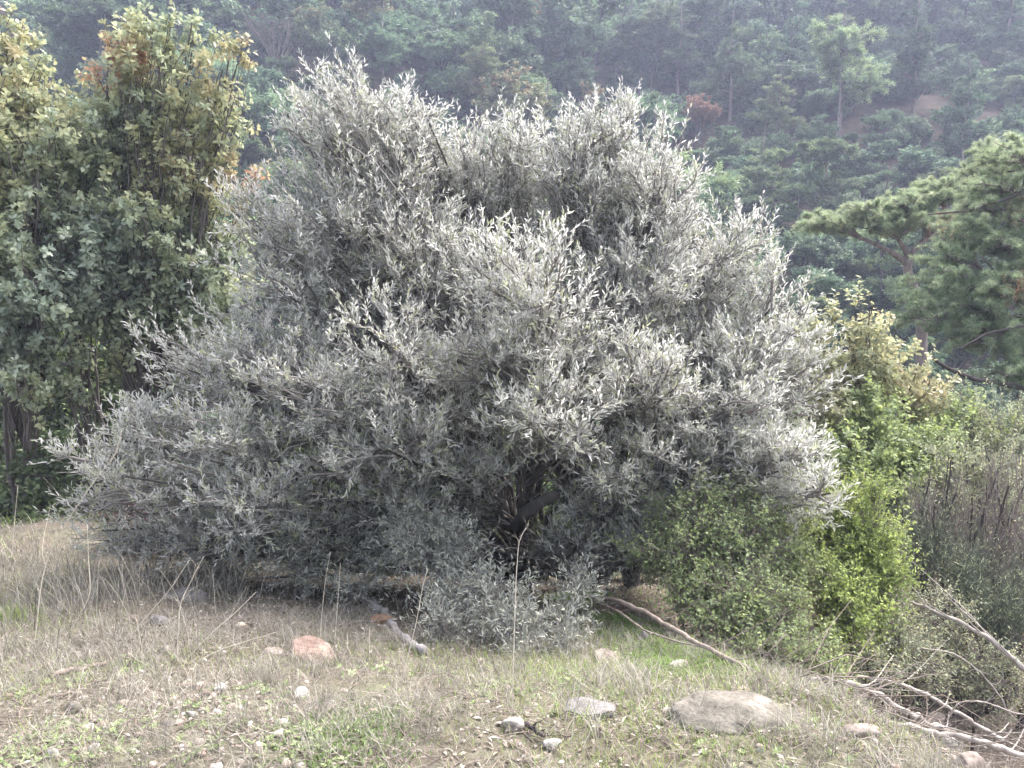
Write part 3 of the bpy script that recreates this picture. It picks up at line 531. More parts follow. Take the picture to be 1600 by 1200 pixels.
for key, nm, lab, px, pt_, pbz, wd in FAR:
    fb.append(far_tree(src[key], key, nm, lab, {'pine_tree': 'pine tree', 'broadleaf_tree': 'tree', 'bare_tree': 'bare tree'}[nm], px, pt_, pbz, wd))
fb = np.array(fb)
# the rest of the wood, read as one mass
g = np.random.default_rng(77)
pool = pines_c*2+pines_r*2+bright_c+bright_r+broads*2+[broad_y, broad_o]
uniq = []
for r_ in pool:
    if not any(r_ is u for u in uniq): uniq.append(r_)
tc = bpy.data.collections.new('wood_kinds')
for k, r_ in enumerate(uniq):
    a = Acc()
    for s_ in [r_[2]]+list(r_[0]):
        if not s_.n: continue
        o_ = a.n
        for V_, h_, q_ in zip(s_.V, s_.r, s_.h): a.V.append(V_); a.r.append(h_); a.h.append(q_)
        a.F += [f_+o_ for f_ in s_.F]; a.n += s_.n
    nf = sum(len(f_) for f_ in r_[2].F); nall = sum(len(f_) for f_ in a.F)
    m = a.mesh('wood_kind', M_FAR); m.materials.append(M_OAKB); mi = np.zeros(nall, np.int32); mi[nf:] = 1; m.polygons.foreach_set('material_index', mi)
    tc.objects.link(bpy.data.objects.new('wood_kind_%s' % 'abcdefghijklmnopqrstuvwxyz'[k], m))
pts, sc_, rt_, ix_ = [], [], [], []
ypos = 19.0
while ypos < 122:
    st_ = np.interp(ypos, [20, 60, 120], [1.7, 2.6, 4.2]); half = ypos*.85+10
    xq = -half+g.uniform(0, st_)
    while xq < half:
        x_, y_ = xq+g.uniform(-.45, .45)*st_, ypos+g.uniform(-.45, .45)*st_
        xq += st_
        if g.random() < .06: continue
        if len(fb) and np.min(np.hypot(fb[:, 0]-x_, fb[:, 1]-y_)) < 1.6: continue
        pxx = x_/y_; scrub = (pxx > .34 and 34 < y_ < 62) or y_ < 30
        infront = any(abs(x_/y_-b_[0]/b_[1]) < 1.8/b_[1] and 0 < b_[1]-y_ < 12 for b_ in fb)
        left = g.random() < np.clip(.5-pxx*1.6, .1, .8)
        if scrub or infront: r_ = broads[g.integers(0, 3)] if g.random() < .8 else bright_r[0]; h = g.uniform(1.9, 3.0)
        elif left: r_ = (broads*3+[broad_y, broad_y, broad_o])[g.integers(0, 12)]; h = g.uniform(3.2, 6.5)
        else: r_ = (pines_c*4+pines_r+bright_c*2+bright_r+broads)[g.integers(0, 24)]; h = g.uniform(4.0, 9.5)
        h *= np.interp(y_, [20, 40, 80], [.75, 1, 1.1]); wz = h*(g.uniform(.85, 1.2) if any(r_ is u for u in pines_c+bright_c) else g.uniform(1.15, 1.5))
        for _ in range(2):
            x2, y2 = x_+g.uniform(-.5, .5)*st_, y_+g.uniform(-.5, .5)*st_; h2 = g.uniform(.9, 1.9)*np.interp(y_, [20, 80], [.8, 1.3]); w2 = h2*g.uniform(1.3, 1.9)
            pts.append((x2, y2, float(H(x2, y2))-.25*h2)); sc_.append((w2, w2, h2)); rt_.append((0, 0, g.uniform(0, 6.283))); ix_.append([i for i, u in enumerate(uniq) if u is broads[len(pts) % 3]][0])
        pts.append((x_, y_, float(H(x_, y_))-.1-.12*h)); sc_.append((wz, wz, h)); rt_.append((0, 0, g.uniform(0, 6.283))); ix_.append([i for i, u in enumerate(uniq) if u is r_][0])
    ypos += st_
print('wood count', len(pts))
m = bpy.data.meshes.new('hillside_wood'); m.from_pydata(pts, [], [])
for nm, ty, dat, key in (('tsc', 'FLOAT_VECTOR', sc_, 'vector'), ('trt', 'FLOAT_VECTOR', rt_, 'vector'), ('tix', 'INT', ix_, 'value')):
    a_ = m.attributes.new(nm, ty, 'POINT'); a_.data.foreach_set(key, np.array(dat).ravel())
o = bpy.data.objects.new('hillside_wood', m); scene.collection.objects.link(o); tag(o, 'mixed pine and oak wood covering the far hillside', 'woodland', kind='stuff')
ng = bpy.data.node_groups.new('wood', 'GeometryNodeTree'); ng.interface.new_socket('Geometry', in_out='INPUT', socket_type='NodeSocketGeometry'); ng.interface.new_socket('Geometry', in_out='OUTPUT', socket_type='NodeSocketGeometry')
N = ng.nodes.new; L = ng.links.new; gi = N('NodeGroupInput'); go_ = N('NodeGroupOutput'); ip = N('GeometryNodeInstanceOnPoints'); ci = N('GeometryNodeCollectionInfo')
ci.inputs['Collection'].default_value = tc; ci.inputs['Separate Children'].default_value = True; ci.inputs['Reset Children'].default_value = True
def nat(nm, ty):
    n = N('GeometryNodeInputNamedAttribute'); n.data_type = ty; n.inputs['Name'].default_value = nm; return n.outputs['Attribute']
L(gi.outputs[0], ip.inputs['Points']); L(ci.outputs[0], ip.inputs['Instance']); ip.inputs['Pick Instance'].default_value = True
L(nat('tix', 'INT'), ip.inputs['Instance Index']); L(nat('tsc', 'FLOAT_VECTOR'), ip.inputs['Scale'])
er = N('FunctionNodeEulerToRotation'); L(nat('trt', 'FLOAT_VECTOR'), er.inputs[0]); L(er.outputs[0], ip.inputs['Rotation']); L(ip.outputs[0], go_.inputs[0])
md = o.modifiers.new('wood', 'NODES'); md.node_group = ng

# ------------------------------------------------------------------ ground cover
def scatter(n, y0, y1, g, xl=None, xr=None):
    y = y0*np.exp(g.random(n)*math.log(y1/y0)); xa = -.8*y-.5 if xl is None else np.full(n, xl); xb = .8*y+.5 if xr is None else np.full(n, xr)
    x = xa+(xb-xa)*g.random(n); return x, y
def cover(name, label, x, y, Lh, W, tm, mat, seed, lean=.35, hue=None, flat=False, lift=0., cat='grass'):
    g = np.random.default_rng(seed); n = len(x); a = Acc(); q = np.stack([x, y, H(x, y)+lift], 1)
    th = g.uniform(0, 6.283, n); hz = np.stack([np.cos(th), np.sin(th), 0*th], 1)
    if flat: d = hz+np.array([0, 0, 1])*g.normal(.1, .25, n)[:, None]; nn = np.array([0, 0, 1.])+g.normal(0, .35, (n, 3))
    else: d = np.array([0, 0, 1.])+hz*np.abs(g.normal(0, lean, n))[:, None]; nn = hz
    leaves(a, tm, q, d, nn, Lh*g.uniform(.5, 1.3, n), W, g.random(n), hue if hue is not None else g.random(n))
    o = a.obj(name, mat); return tag(o, label, cat, kind='stuff')
M_DRY = leaf_mat('dry_grass_blade', [(0, (.18, .16, .13)), (.5, (.29, .265, .22)), (.85, (.38, .35, .3)), (1, (.5, .47, .41))], trans=.25, rough=.7, lo=.55, hi=1.2)
M_GRASS = leaf_mat('green_grass_blade', [(0, (.16, .24, .06)), (.6, (.27, .36, .1)), (1, (.42, .44, .2))], trans=.4, rough=.6)
M_MOSS = leaf_mat('moss_blade', [(0, (.13, .23, .04)), (1, (.24, .36, .08))], trans=.4)
M_WEED = leaf_mat('weed_leaf', [(0, (.2, .28, .11)), (.6, (.3, .38, .16)), (1, (.4, .45, .25))], trans=.35)
M_LITTER = leaf_mat('litter_leaf', [(0, (.12, .09, .07)), (.5, (.24, .19, .155)), (.85, (.36, .32, .27)), (1, (.5, .46, .41))], trans=.1, rough=.75)
g = np.random.default_rng(500)
# short dry grass
x, y = scatter(120000, 1.9, 10, g); dn = fn(x, y, 2.2, 3)
weedy = (1-sstep(2.75, 3.25, y+.25*fn(x, y, 2.0, 2)))*(1-sstep(-.7, .5, x+.3*fn(y, x, 3, 2)))
keep = g.random(len(x)) < np.clip(.6+.75*dn, .04, 1)*(1-.86*weedy)*(1-.85*gully(x, y))*(1-.8*under(x, y))*(1-.85*sstep(6, 7.5, y))
x, y = x[keep], y[keep]
cover('dry_grass', 'fine dry straw-coloured grass covering the bank', x, y, np.interp(y, [2, 3, 4, 10], [.045, .065, .08, .1])*(1+.3*fn(x, y, 3, 2)), np.interp(y, [2, 10], [.0017, .006]), BLADE, M_DRY, 501, lean=.75)
x, y = scatter(70000, 1.9, 9, g); dn = fn(x+5, y, 1.7, 3)
weedy = (1-sstep(2.75, 3.25, y))*(1-sstep(-.7, .5, x))
keep = g.random(len(x)) < np.clip(.25+.9*dn, 0.02, 1)*(1-.7*weedy)*(1-.85*gully(x, y))*(1-.5*under(x, y))*(1-.6*sstep(6.5, 8, y)); x, y = x[keep], y[keep]
cover('green_grass', 'short green grass growing through the straw', x, y, np.interp(y, [2, 3, 9], [.04, .06, .09]), np.interp(y, [2, 9], [.002, .006]), BLADE, M_GRASS, 502, lean=.5)
x, y = scatter(42000, 1.9, 7, g); keep = g.random(len(x)) < np.clip(.35+.9*fn(x+2, y+4, 2.8, 3), 0, 1)*(1-.7*under(x, y)); x, y = x[keep], y[keep]
cover('matted_grass', 'matted fallen straw lying over the bank', x, y, .11, .0018, BLADE, M_DRY, 511, flat=True, lift=.012)
tx, ty = scatter(420, 2.1, 6.2, g); kt = g.random(len(tx)) < (1-.8*gully(tx, ty))*(1-.7*under(tx, ty)); tx, ty = tx[kt], ty[kt]
bx_ = [(.72, 2.78), (.85, 2.72), (1.0, 2.62), (.6, 2.85), (.9, 2.62), (1.12, 2.6), (.68, 2.66)]; tx = np.concatenate([tx, [b_[0] for b_ in bx_]]); ty = np.concatenate([ty, [b_[1]-.06 for b_ in bx_]])
x = np.repeat(tx, 38)+g.normal(0, .028, len(tx)*38); y = np.repeat(ty, 38)+g.normal(0, .028, len(tx)*38)
cover('dry_grass_tufts', 'small tufts of dry grass dotted over the bank', x, y, np.repeat(g.uniform(.06, .15, len(tx)), 38), .002, BLADE, M_DRY, 512, lean=.6, hue=np.repeat(g.uniform(.2, 1, len(tx)), 38))
# tall pale dry grass at the left
n = 7000; x = g.uniform(-5, -1.2, n); y = g.uniform(2.8, 6.4, n); keep = g.random(n) < np.clip(.15+.9*fn(x, y, 1.6, 2)+.5*(x < -2.2), 0, 1)*sstep(2.9, 4.2, y)*(1-sstep(5.2, 6.4, y))*(1-sstep(-2.4, -1.3, x)); x, y = x[keep], y[keep]
cover('tall_dry_grass', 'tall pale dry grass standing at the left edge of the bank', x, y, .34, .0032, BLADE, M_DRY, 503, lean=.35)
n = 1500; x = g.uniform(-2.4, 2.2, n); y = g.uniform(2.3, 4.6, n); cover('dry_bents', 'scattered thin dry bents rising above the short grass', x, y, .16, .0014, BLADE, M_DRY, 504, lean=.5)
# weeds
cl = np.stack(scatter(1500, 1.95, 3.5, g), 1); cl = cl[(cl[:, 0] < .5+g.normal(0, .5, len(cl)))]
cl = cl[fn(cl[:, 0], cl[:, 1], 3.2, 2) > -.05]
xx = []; yy = []; hh = []
W = Acc()
for (cx, cy2) in cl:
    k = g.integers(5, 9); nr = g.integers(1, 5)
    for _ in range(nr):
        ox, oy = cx+g.normal(0, .05), cy2+g.normal(0, .05); th = g.uniform(0, 6.28, k)+np.arange(k)*2.4
        d = np.stack([np.cos(th), np.sin(th), g.uniform(.2, .8, k)], 1); q = np.tile([ox, oy, float(H(ox, oy))+.004], (k, 1))
        leaves(W, OVATE, q, d, np.tile([0, 0, 1.], (k, 1))+g.normal(0, .2, (k, 3)), g.uniform(.013, .032, k), g.uniform(.006, .011, k), g.random(k), np.full(k, g.random()))
tag(W.obj('ground_weeds', M_WEED), 'low leafy green weeds dotted over the stony soil', 'weeds', kind='stuff')
# dense bright weed mat
x = g.normal(0, .11, 2600); y = g.normal(0, .16, 2600); c = G(545, 1140); x, y = x+c[0], y+c[1]; cover('clover_mat', 'bright green mat of tiny leaved weed at the bottom of the photo', x, y, .022, .011, OVATE, M_WEED, 506, lean=1.4, hue=g.uniform(0, .5, 2600), cat='weeds')
# moss bank
mp = [G(905, 935), G(945, 965), G(985, 990), G(1030, 1010), G(1080, 1030), G(970, 965), G(1060, 1030)]; xx = []; yy = []
for p_ in mp:
    xx.append(g.normal(p_[0], .12, 3600)); yy.append(g.normal(p_[1], .17, 3600))
cover('moss', 'vivid green moss on the shaded bank below the fallen branch', np.concatenate(xx), np.concatenate(yy), .022, .006, BLADE, M_MOSS, 507, lean=.6, cat='moss')
c = G(12, 968); cover('green_grass_tuft', 'fresh green tuft of grass at the left edge', g.normal(c[0], .1, 600), g.normal(c[1], .1, 600), .08, .003, BLADE, M_GRASS, 508, lean=.4)
# litter
x, y = scatter(44000, 1.9, 10, g); keep = g.random(len(x)) < np.clip(.3+.5*fn(x, y+9, 2.6, 3)+.5*gully(x, y)+.4*under(x, y), .05, 1); x, y = x[keep], y[keep]
cover('leaf_litter', 'fallen brown and grey leaves strewn over the bank', x, y, .03, .011, OVATE, M_LITTER, 509, flat=True, lift=.006, cat='leaf litter')
# twig litter
n = 5200; x, y = scatter(n, 2, 7, g); th = g.uniform(0, 6.28, n); Ls = g.uniform(.04, .16, n); z = H(x, y)+.01
p0 = np.stack([x, y, z], 1); x1 = x+np.cos(th)*Ls; y1 = y+np.sin(th)*Ls; p2 = np.stack([x1, y1, H(x1, y1)+g.uniform(.0, .04, n)], 1); pm = (p0+p2)/2+g.normal(0, .008, (n, 3))
tl = Acc(); V, Fs = tubes(np.stack([p0, pm, p2], 1), np.broadcast_to(np.array([.0022, .002, .001]), (n, 3)), 3); tl.add(V, Fs); tag(tl.obj('twig_litter', M_DEAD), 'short dead twigs strewn over the bank', 'twigs', kind='stuff')
# brushwood heaped in the gully
n = 900; x = g.uniform(1.2, 4.2, n); y = g.uniform(2.8, 6.0, n); k_ = gully(x, y) > .3; x, y = x[k_], y[k_]; n = len(x); th = g.normal(-.6, .8, n); Ls = g.uniform(.2, .8, n)
p0 = np.stack([x, y, H(x, y)+g.uniform(0, .12, n)], 1); p2 = p0+np.stack([np.cos(th)*Ls, np.sin(th)*Ls, g.uniform(-.05, .3, n)*Ls], 1); pm = (p0+p2)/2+g.normal(0, .04, (n, 3))
tl = Acc(); V, Fs = tubes(np.stack([p0, pm, p2], 1), np.array([1, .8, .4])*g.uniform(.0015, .0035, (n, 1)), 4); tl.add(V, Fs); tag(tl.obj('brushwood', M_DEAD), 'tangled dead brushwood lying in the gully', 'brushwood', kind='stuff')

# ------------------------------------------------------------------ stones
import bmesh
def ico(sub=3):
    bm = bmesh.new(); bmesh.ops.create_icosphere(bm, subdivisions=sub, radius=1); V = np.array([v.co[:] for v in bm.verts]); F = np.array([[v.index for v in f.verts] for f in bm.faces]); bm.free(); return V, F
IV, IF = ico(3); IV4, IF4 = ico(5); IV1, IF1 = ico(1)
def rockV(V, g, cuts=9, noise_a=.05):
    V = V.copy()
    for _ in range(cuts):
        n = nrm(g.normal(0, 1, 3)); dd = g.uniform(.42, .85); s = V@n; V = V-np.maximum(s-dd, 0)[:, None]*n
    k = g.normal(0, 3, (4, 3)); V = V*(1+noise_a*sum(np.sin(V@kk*(1+i)+i) for i, kk in enumerate(k))[:, None]/2)
    return V
RM = {'red': rock_mat('red_stone', (.19, .125, .1), (.27, .185, .15), (.36, .28, .235)), 'orange': rock_mat('orange_stone', (.2, .12, .075), (.3, .18, .11), (.36, .25, .17)),
      'white': rock_mat('white_stone', (.33, .3, .27), (.47, .44, .4), (.6, .57, .53)), 'grey': rock_mat('grey_stone', (.13, .12, .12), (.21, .195, .195), (.3, .285, .28)),
      'tan': rock_mat('tan_stone', (.11, .098, .08), (.18, .162, .135), (.28, .255, .22)), 'pink': rock_mat('pink_stone', (.19, .15, .13), (.28, .23, .2), (.38, .33, .3))}
def rock(label, px, py, wpx, hpx, mat, seed, deep=.7, rz=0., tilt=0., cat='stone', name='stone', big=False, sink=.38, cuts=9):
    p = G(px, py+hpx*.35); k = np.linalg.norm(p-_c)/F_PX; g = np.random.default_rng(seed)
    V = rockV(IV4 if big else IV, g, cuts, .02); V = V/np.abs(V).max(0)
    w_, h_ = wpx*k/2, hpx*k/2*1.25; V = V*np.array([w_, max(w_*deep, h_*.8), h_])
    if big:
        V = V*(1+.07*fn(V[:, 0]*14, V[:, 1]*14+V[:, 2]*20, 1, 4))[:, None]
    ct, st_ = math.cos(tilt), math.sin(tilt); V = np.stack([V[:, 0]*ct+V[:, 2]*st_, V[:, 1], -V[:, 0]*st_+V[:, 2]*ct], 1)
    a = Acc(); a.add(V, [IF4 if big else IF]); m = a.mesh(name, RM[mat], smooth=big)
    o = bpy.data.objects.new(name, m); scene.collection.objects.link(o); o.location = (p[0], p[1], float(H(p[0], p[1]))+h_*(1-2*sink)); o.rotation_euler = (0, 0, rz)
    return tag(o, label, cat)
def slab(label, px, py, wpx, dpx, th, mat, seed, rz=0., tx=0., ty=0., outline=None):
    p = G(px, py); k = np.linalg.norm(p-_c)/F_PX; g = np.random.default_rng(seed); bm = bmesh.new()
    outline = outline or [(-.5, .1), (-.3, .5), (.12, .46), (.5, -.1), (.34, -.5), (-.2, -.42)]
    vs = [bm.verts.new((x*wpx*k, y*dpx*k, 0)) for x, y in outline][::-1]; f = bm.faces.new(vs)
    ex = bmesh.ops.extrude_face_region(bm, geom=[f]); top = [v for v in ex['geom'] if isinstance(v, bmesh.types.BMVert)]
    for v in top: v.co.z += th*g.uniform(.8, 1.15); v.co.x *= .95; v.co.y *= .95
    bmesh.ops.recalc_face_normals(bm, faces=bm.faces); bmesh.ops.bevel(bm, geom=list(bm.edges), offset=th*.12, segments=2, affect='EDGES')
    bmesh.ops.triangulate(bm, faces=bm.faces); bmesh.ops.subdivide_edges(bm, edges=list(bm.edges), cuts=3, use_grid_fill=True)
    for v in bm.verts:
        q = v.co*38; v.co += Vector((math.sin(q.y+seed), math.sin(q.z*1.3+q.x), math.sin(q.x*1.7+q.y)))*th*.05
    m = bpy.data.meshes.new('stone'); bm.to_mesh(m); bm.free(); m.materials.append(RM[mat]); o = bpy.data.objects.new('stone', m); scene.collection.objects.link(o)
    o.location = (p[0], p[1], float(H(p[0], p[1]))-.008); o.rotation_euler = (tx, ty, rz); return tag(o, label, 'stone')
slab('flat reddish stone slab with an angular edge, left of the curved log', 490, 1026, 86, 62, .05, 'red', 2, rz=-.3, tx=.07, ty=.14)
rock('small pinkish stone touching the left end of the reddish slab', 430, 1019, 38, 14, 'pink', 3)
rock('orange stone half hidden behind the curved log', 592, 970, 46, 13, 'orange', 4, deep=.5, sink=.2)
slab('flat grey slab lying in the grass under the olive\'s left skirt', 290, 936, 66, 50, .045, 'grey', 5, rz=.2, tx=.12, ty=-.05)
rock('rounded grey stone above the flat grey slab', 232, 895, 34, 14, 'grey', 6)
rock('pale grey pointed stone below the flat grey slab', 246, 972, 36, 16, 'grey', 7)
rock('small white stone alone in the dry grass at far left', 90, 951, 20, 11, 'white', 8)
rock('white stone standing beside the green weeds left of centre', 471, 1085, 22, 20, 'white', 9)
rock('rounded white stone beside the dark root at bottom centre', 802, 1135, 36, 22, 'white', 10)
rock('white wedge-shaped stone just right of the rounded white stone', 864, 1162, 28, 18, 'white', 12)
rock('blue-grey upright stone set in the bright moss', 1007, 992, 20, 26, 'grey', 13, deep=.4)
slab('grey slanting slab below the left end of the moss', 950, 1034, 52, 34, .03, 'pink', 14, rz=-.5, tx=.3, ty=.2)
slab('wide grey stone sunk in the grass below the moss bank', 920, 1116, 80, 60, .04, 'grey', 15, rz=.3, tx=.03, ty=-.06)
rock('long pale boulder forming the lip of the bank at lower right', 1165, 1105, 215, 46, 'tan', 16, deep=.5, tilt=.14, cat='boulder', name='boulder', big=True, sink=.56, cuts=0)
rock('pinkish rock under the crossed branches in the gully', 1465, 1135, 72, 34, 'pink', 17, tilt=.2)
rock('pale stone below the pinkish gully rock', 1478, 1160, 42, 24, 'white', 18)
rock('pinkish stone partly cut by the bottom edge at lower right', 1508, 1192, 50, 26, 'pink', 19)
rock('dull red rock beneath the branches left of the gully', 1345, 1140, 60, 20, 'pink', 20, tilt=.1, sink=.5)
rock('mottled grey stone standing upright behind the arched branch', 1314, 1078, 18, 24, 'grey', 21, deep=.6)
rock('small white stone at the bottom left corner', 82, 1180, 17, 13, 'white', 22)
rock('small white stone at the bottom edge right of the corner stone', 150, 1172, 20, 15, 'white', 23)
rock('pinkish egg-shaped stone in the left corner soil', 38, 1150, 15, 17, 'pink', 24)
rock('tan stone lying under the short weathered log', 118, 1104, 26, 16, 'tan', 25)
rock('pale stone beside the twiggy clump at left', 264, 1017, 34, 14, 'tan', 26)
rock('pale round stone below the thin dry stalks at left', 346, 1075, 24, 16, 'white', 27)
rock('flat cream stone in the weeds left of the clover mat', 262, 1132, 24, 12, 'tan', 28)
rock('whitish stone right of the flat cream stone', 300, 1118, 17, 13, 'white', 29)
rock('small cream stone above the bottom edge left of the clover mat', 442, 1130, 22, 13, 'white', 30)
rock('small white stone in the grass below the pale boulder', 1036, 1125, 17, 14, 'white', 31)
rock('tiny white stone right of the wide grey stone', 1004, 1100, 11, 11, 'white', 32)
rock('broken cream flake on the flank of the pale boulder', 1178, 1112, 32, 13, 'white', 33, tilt=.3)
rock('lichened blue-grey stone under the grey suckers', 478, 923, 38, 16, 'grey', 34)
rock('brown knobbly stone at the foot of the olive stems', 790, 895, 46, 22, 'pink', 35)
rock('pale broken stone among roots right of the moss', 1062, 1040, 36, 13, 'white', 36)
rock('reddish stone in the dark below the left end of the long fallen branch', 960, 950, 52, 18, 'red', 37)
rock('small white chip on the grass at the bottom right of centre', 1190, 1172, 15, 9, 'white', 38)
# pebbles
x, y = scatter(9000, 1.95, 6, g); keep = g.random(len(x)) < np.clip(.06+.5*(y < 3.1)*(x < .3)*(.5+fn(x, y, 3, 2))+.2*gully(x, y), 0, 1); x, y = x[keep], y[keep]; n = len(x)
V0 = np.stack([rockV(IV1, g, 4, 0) for _ in range(12)]); V = V0[g.integers(0, 12, n)]*(g.gamma(2, .0042, n)+.003)[:, None, None]*np.array([1, .9, .6])
V = V+np.stack([x, y, H(x, y)+.003], 1)[:, None]; nv = V.shape[1]; a = Acc(); a.add(V, [(IF1[None]+(np.arange(n)*nv)[:, None, None]).reshape(-1, 3)], np.repeat(g.random(n), nv), np.repeat(g.random(n), nv))
M_PEB = leaf_mat('pebble_stone', [(0, (.3, .22, .18)), (.4, (.42, .34, .28)), (.8, (.45, .4, .36)), (1, (.6, .57, .52))], trans=0, rough=.85)
tag(a.obj('pebbles', M_PEB), 'small pale and reddish pebbles in the soil', 'pebbles', kind='stuff')

# ------------------------------------------------------------------ dead wood and stalks
def limb(name, label, cat, pts, r0, r1, mat, seed, twigs=0, tl=.3, on_ground=True, sides=8, part='side_twig'):
    """pts: (px,py,lift) on the ground or (px,py,Y) in the air"""
    g = np.random.default_rng(seed)
    if on_ground:
        yv = np.array([G(px, py)[1] for px, py, l in pts]); ix = np.arange(len(pts)); fit = np.polyval(np.polyfit(ix, yv, 1), ix)
        w_ = np.array([P(px, py, min(yf, yf*.98-.5*l)) for (px, py, l), yf in zip(pts, fit)]); w_[:, 2] = np.maximum(w_[:, 2], H(w_[:, 0], w_[:, 1])+r0*.6)
    else: w_ = np.array([P(*q) for q in pts])
    r0 *= .8; r1 *= .72
    c = cat_rom(w_); t = np.linspace(0, 1, len(c)); c[1:-1] += np.array([0, 0, 1])*(.22*max(r0, r1)*np.sin(np.arange(len(c)-2)*1.1+seed))[:, None]+ g.normal(0, .25*max(r1, .0015), (len(c)-2, 3))
    rr = (r0+(r1-r0)*t)*(1+.08*np.sin(t*37+seed)); rr = np.append(rr, rr[-1]*.55); rr = np.append(rr, .0003); ed = nrm(c[-1]-c[-2]); c = np.concatenate([c, [c[-1]+ed*r1*.25], [c[-1]+ed*r1*.3]]); V, Fs = tubes(c[None], rr[None], sides)
    th = thing(name, label, cat, c[0]); a = Acc(); a.add(V, Fs); a.obj('bough' if cat != 'stalk' else 'stem', mat, th, smooth=True)
    if twigs:
        for i in range(twigs):
            b_ = Acc()
            k = g.integers(len(c)//5, len(c)-1); d = nrm(c[min(k+1, len(c)-1)]-c[k-1]); s = nrm(np.cross(d, g.normal(0, 1, 3))); s[2] = abs(s[2]); Lq = tl*g.uniform(.4, 1.2)
            pp = np.array([c[k], c[k]+(d*.6+s*.5)*Lq*.5, c[k]+(d*.8+s*.9+g.normal(0, .2, 3))*Lq]); pp = cat_rom(pp, 3)
            V, Fs = tubes(pp[None], (min(rr[k]*.42, .0055)*np.linspace(1, .35, len(pp)))[None], 5); b_.add(V, Fs)
            if g.random() < .6:
                p3 = np.array([pp[3], pp[3]+(d*.5-s*.4+g.normal(0, .3, 3))*Lq*.4]); p3 = np.stack([p3[0], (p3[0]+p3[1])/2+g.normal(0, .01, 3), p3[1]])
                V, Fs = tubes(p3[None], (min(rr[k]*.22, .003)*np.array([1, .8, .5]))[None], 4); b_.add(V, Fs)
            b_.obj(part, mat, th, smooth=True)
    return th
limb('curved_log', 'smooth grey curved log with a sawn end lying left of the olive suckers', 'log', [(545, 932, 0), (575, 938, .02), (600, 956, .03), (612, 980, .03), (632, 1000, .02), (662, 1016, .01)], .022, .032, M_DRIFT, 1, 2, .2)
limb('fallen_branch', 'long brown fallen branch running diagonally from the moss to the lower right gully', 'branch', [(905, 930, 5.2), (960, 938, 4.75), (1010, 958, 4.35), (1060, 988, 3.95), (1110, 1015, 3.65), (1160, 1040, 3.4), (1215, 1062, 3.2), (1275, 1090, 3.02), (1330, 1118, 2.95), (1395, 1150, 2.95)], .019, .011, M_DEAD, 2, 9, .3, on_ground=False)
limb('fallen_branch', 'thinner reddish branch lying just below the start of the long diagonal branch', 'branch', [(925, 938, 5.0), (965, 955, 4.6), (1000, 980, 4.2), (1040, 997, 3.95), (1100, 1012, 3.7)], .01, .006, M_DEAD, 3, 4, .2, on_ground=False)
limb('fallen_branch', 'arched pale branch rising over the boulder and sloping down to the right', 'branch', [(1212, 1085, 4.0), (1240, 1065, 4.0), (1290, 1060, 4.0), (1350, 1075, 4.0), (1400, 1103, 4.0), (1450, 1130, 4.05), (1480, 1142, 4.1)], .013, .026, M_DEADP, 4, 6, .35, on_ground=False)
limb('fallen_branch', 'thick straight pale branch crossing the bottom right corner', 'branch', [(1255, 1112, 3.75), (1330, 1117, 3.75), (1400, 1130, 3.75), (1470, 1146, 3.75), (1530, 1158, 3.75), (1600, 1180, 3.75), (1680, 1205, 3.75)], .014, .026, M_DEADP, 5, 5, .3, on_ground=False)
limb('fallen_branch', 'slender branch above the arched one, dropping to the right edge', 'branch', [(1325, 1058, 4.4), (1380, 1063, 4.4), (1430, 1078, 4.4), (1480, 1105, 4.4), (1530, 1135, 4.4), (1565, 1155, 4.4)], .01, .022, M_DEADP, 6, 6, .35, on_ground=False)
limb('fallen_branch', 'bleached dead branch with forked tips rising from the right edge', 'branch', [(1640, 1075, 4.7), (1600, 1045, 4.8), (1555, 1005, 4.9), (1505, 975, 5.0), (1455, 953, 5.1), (1410, 935, 5.2), (1375, 925, 5.2)], .027, .008, M_DEADP, 7, 12, .42, on_ground=False)
limb('fallen_branch', 'thin bowed twig arching down to the gully at the right', 'branch', [(1440, 1012, 4.7), (1490, 1022, 4.7), (1530, 1050, 4.7), (1560, 1085, 4.7), (1575, 1115, 4.7)], .005, .008, M_DEADP, 8, 4, .25, on_ground=False)
limb('fallen_branch', 'thin branch lying left of the gully below the arched branch', 'branch', [(1275, 1137, 3.8), (1320, 1132, 3.8), (1360, 1122, 3.8), (1400, 1130, 3.8), (1440, 1135, 3.8)], .01, .012, M_DEAD, 9, 5, .25, on_ground=False)
limb('fallen_branch', 'pale looping twig on the far side of the gully', 'branch', [(1480, 1125, 4.3), (1500, 1098, 4.3), (1540, 1098, 4.3), (1580, 1112, 4.3), (1620, 1120, 4.3)], .006, .007, M_DEADP, 10, 3, .2, on_ground=False)
limb('fallen_branch', 'short crooked twig hanging below the thick pale branch', 'branch', [(1345, 1105, 3.9), (1370, 1138, 3.85), (1372, 1165, 3.8), (1362, 1185, 3.8)], .005, .006, M_DEADP, 11, 1, .1, on_ground=False)
limb('short_log', 'short weathered log on the stony soil at left', 'log', [(80, 1055, 0), (105, 1048, 0), (135, 1043, 0), (166, 1035, 0)], .017, .014, M_DEAD, 12)
limb('short_log', 'brown piece of dead wood just below the short weathered log', 'log', [(78, 1088, 0), (100, 1085, 0), (128, 1081, 0)], .011, .008, M_DEAD, 13)
limb('dead_root', 'dark knotted root beside the white stones at bottom centre', 'root', [(822, 1130, 0), (832, 1138, .02), (843, 1146, .02), (850, 1150, 0)], .012, .008, M_DARKB, 14, 7, .06)
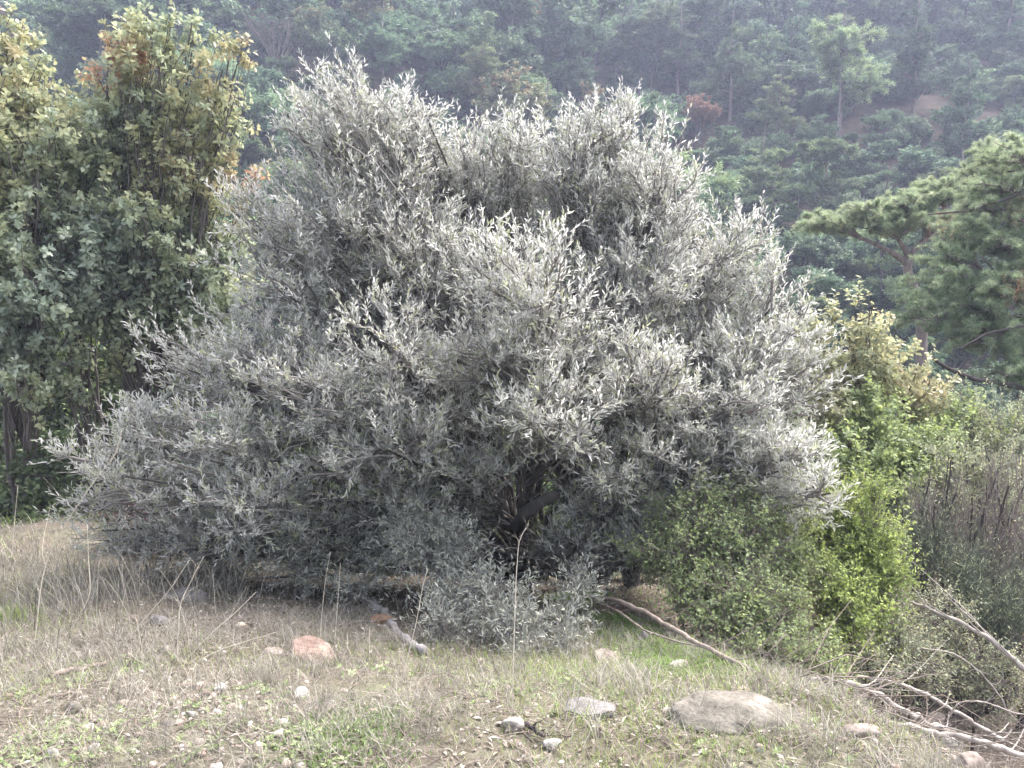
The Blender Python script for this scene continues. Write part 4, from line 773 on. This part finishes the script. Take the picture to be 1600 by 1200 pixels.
def stalk(label, pts, r=.0022, seed=1, twigs=0, tl=.1, mat=None, dz=0.):
    b_ = G(pts[0][0], pts[0][1]); Yb = b_[1]
    return limb('dry_stalk', label, 'stalk', [(px, py, Yb+dz*i) for i, (px, py) in enumerate(pts)], r*1.25, r*.7, mat or M_STALK, seed, twigs, tl, on_ground=False, sides=5)
stalk('tall pale dry stalk with knots standing in front of the olive trunks', [(800, 1108), (803, 1010), (805, 940), (808, 880), (812, 845), (822, 825)], .0024, 21, 4, .06)
stalk('long curved dry stem bending from the left grass up against the olive skirt', [(55, 1000), (62, 930), (74, 875), (102, 820), (145, 755), (178, 712), (190, 672)], .0035, 22, 3, .25)
stalk('thin forked dry stem leaning right at the left edge of the bank', [(100, 1000), (125, 960), (140, 925), (138, 870), (136, 820)], .003, 23, 5, .2)
stalk('dry stem with a small cross-shaped top left of the reddish slab', [(275, 1035), (279, 985), (282, 945), (300, 905), (318, 870)], .003, 24, 6, .1)
stalk('straight dry stem slanting up to the right beside the cross-topped stem', [(292, 1030), (330, 990), (370, 955), (400, 925)], .0028, 25, 1, .1)
stalk('low dry stem slanting along the grass right of the cross-topped stem', [(305, 1035), (345, 1015), (385, 1002), (430, 988)], .0025, 26, 2, .1)
stalk('fine dry stem rising left of the curved log', [(500, 1000), (503, 960), (508, 910), (516, 862)], .002, 27)
stalk('fine dry stem nearest the right of the lichened stone', [(523, 1005), (527, 950), (532, 880)], .0018, 28)
stalk('dry stem with curled seed pods above the curved log', [(628, 1070), (640, 1015), (652, 965), (660, 920), (668, 890)], .002, 29, 5, .07)
stalk('short fuzzy dry stem below the curved log', [(576, 1036), (577, 1005), (578, 980)], .0025, 30, 4, .04)
stalk('dark thin upright stem in the tall grass at left', [(53, 998), (55, 950), (57, 915)], .0022, 31, 0, .1, M_DARKB)
stalk('slim dry stem leaning right at bottom centre', [(890, 1180), (897, 1120), (905, 1070), (912, 1010)], .002, 32, 1, .06)
stalk('branched dry stem in the grass left of the pale boulder', [(938, 1040), (926, 1015), (922, 990), (918, 975)], .0022, 33, 4, .08)
stalk('pale dry stem standing at the bottom right corner', [(1522, 1198), (1530, 1165), (1537, 1130)], .0035, 34, 0)
stalk('yellowish dry stem lying against the grass right of the tall stalk', [(806, 1098), (822, 1118), (834, 1130)], .002, 35)
stalk('pale brown stem leaning left above the short weathered log', [(186, 1020), (215, 980), (262, 925), (296, 875)], .0024, 36, 3, .08)
stalk('wispy dry stem at the far left before the dark thicket', [(18, 870), (22, 820), (28, 760)], .003, 37, 2, .06)
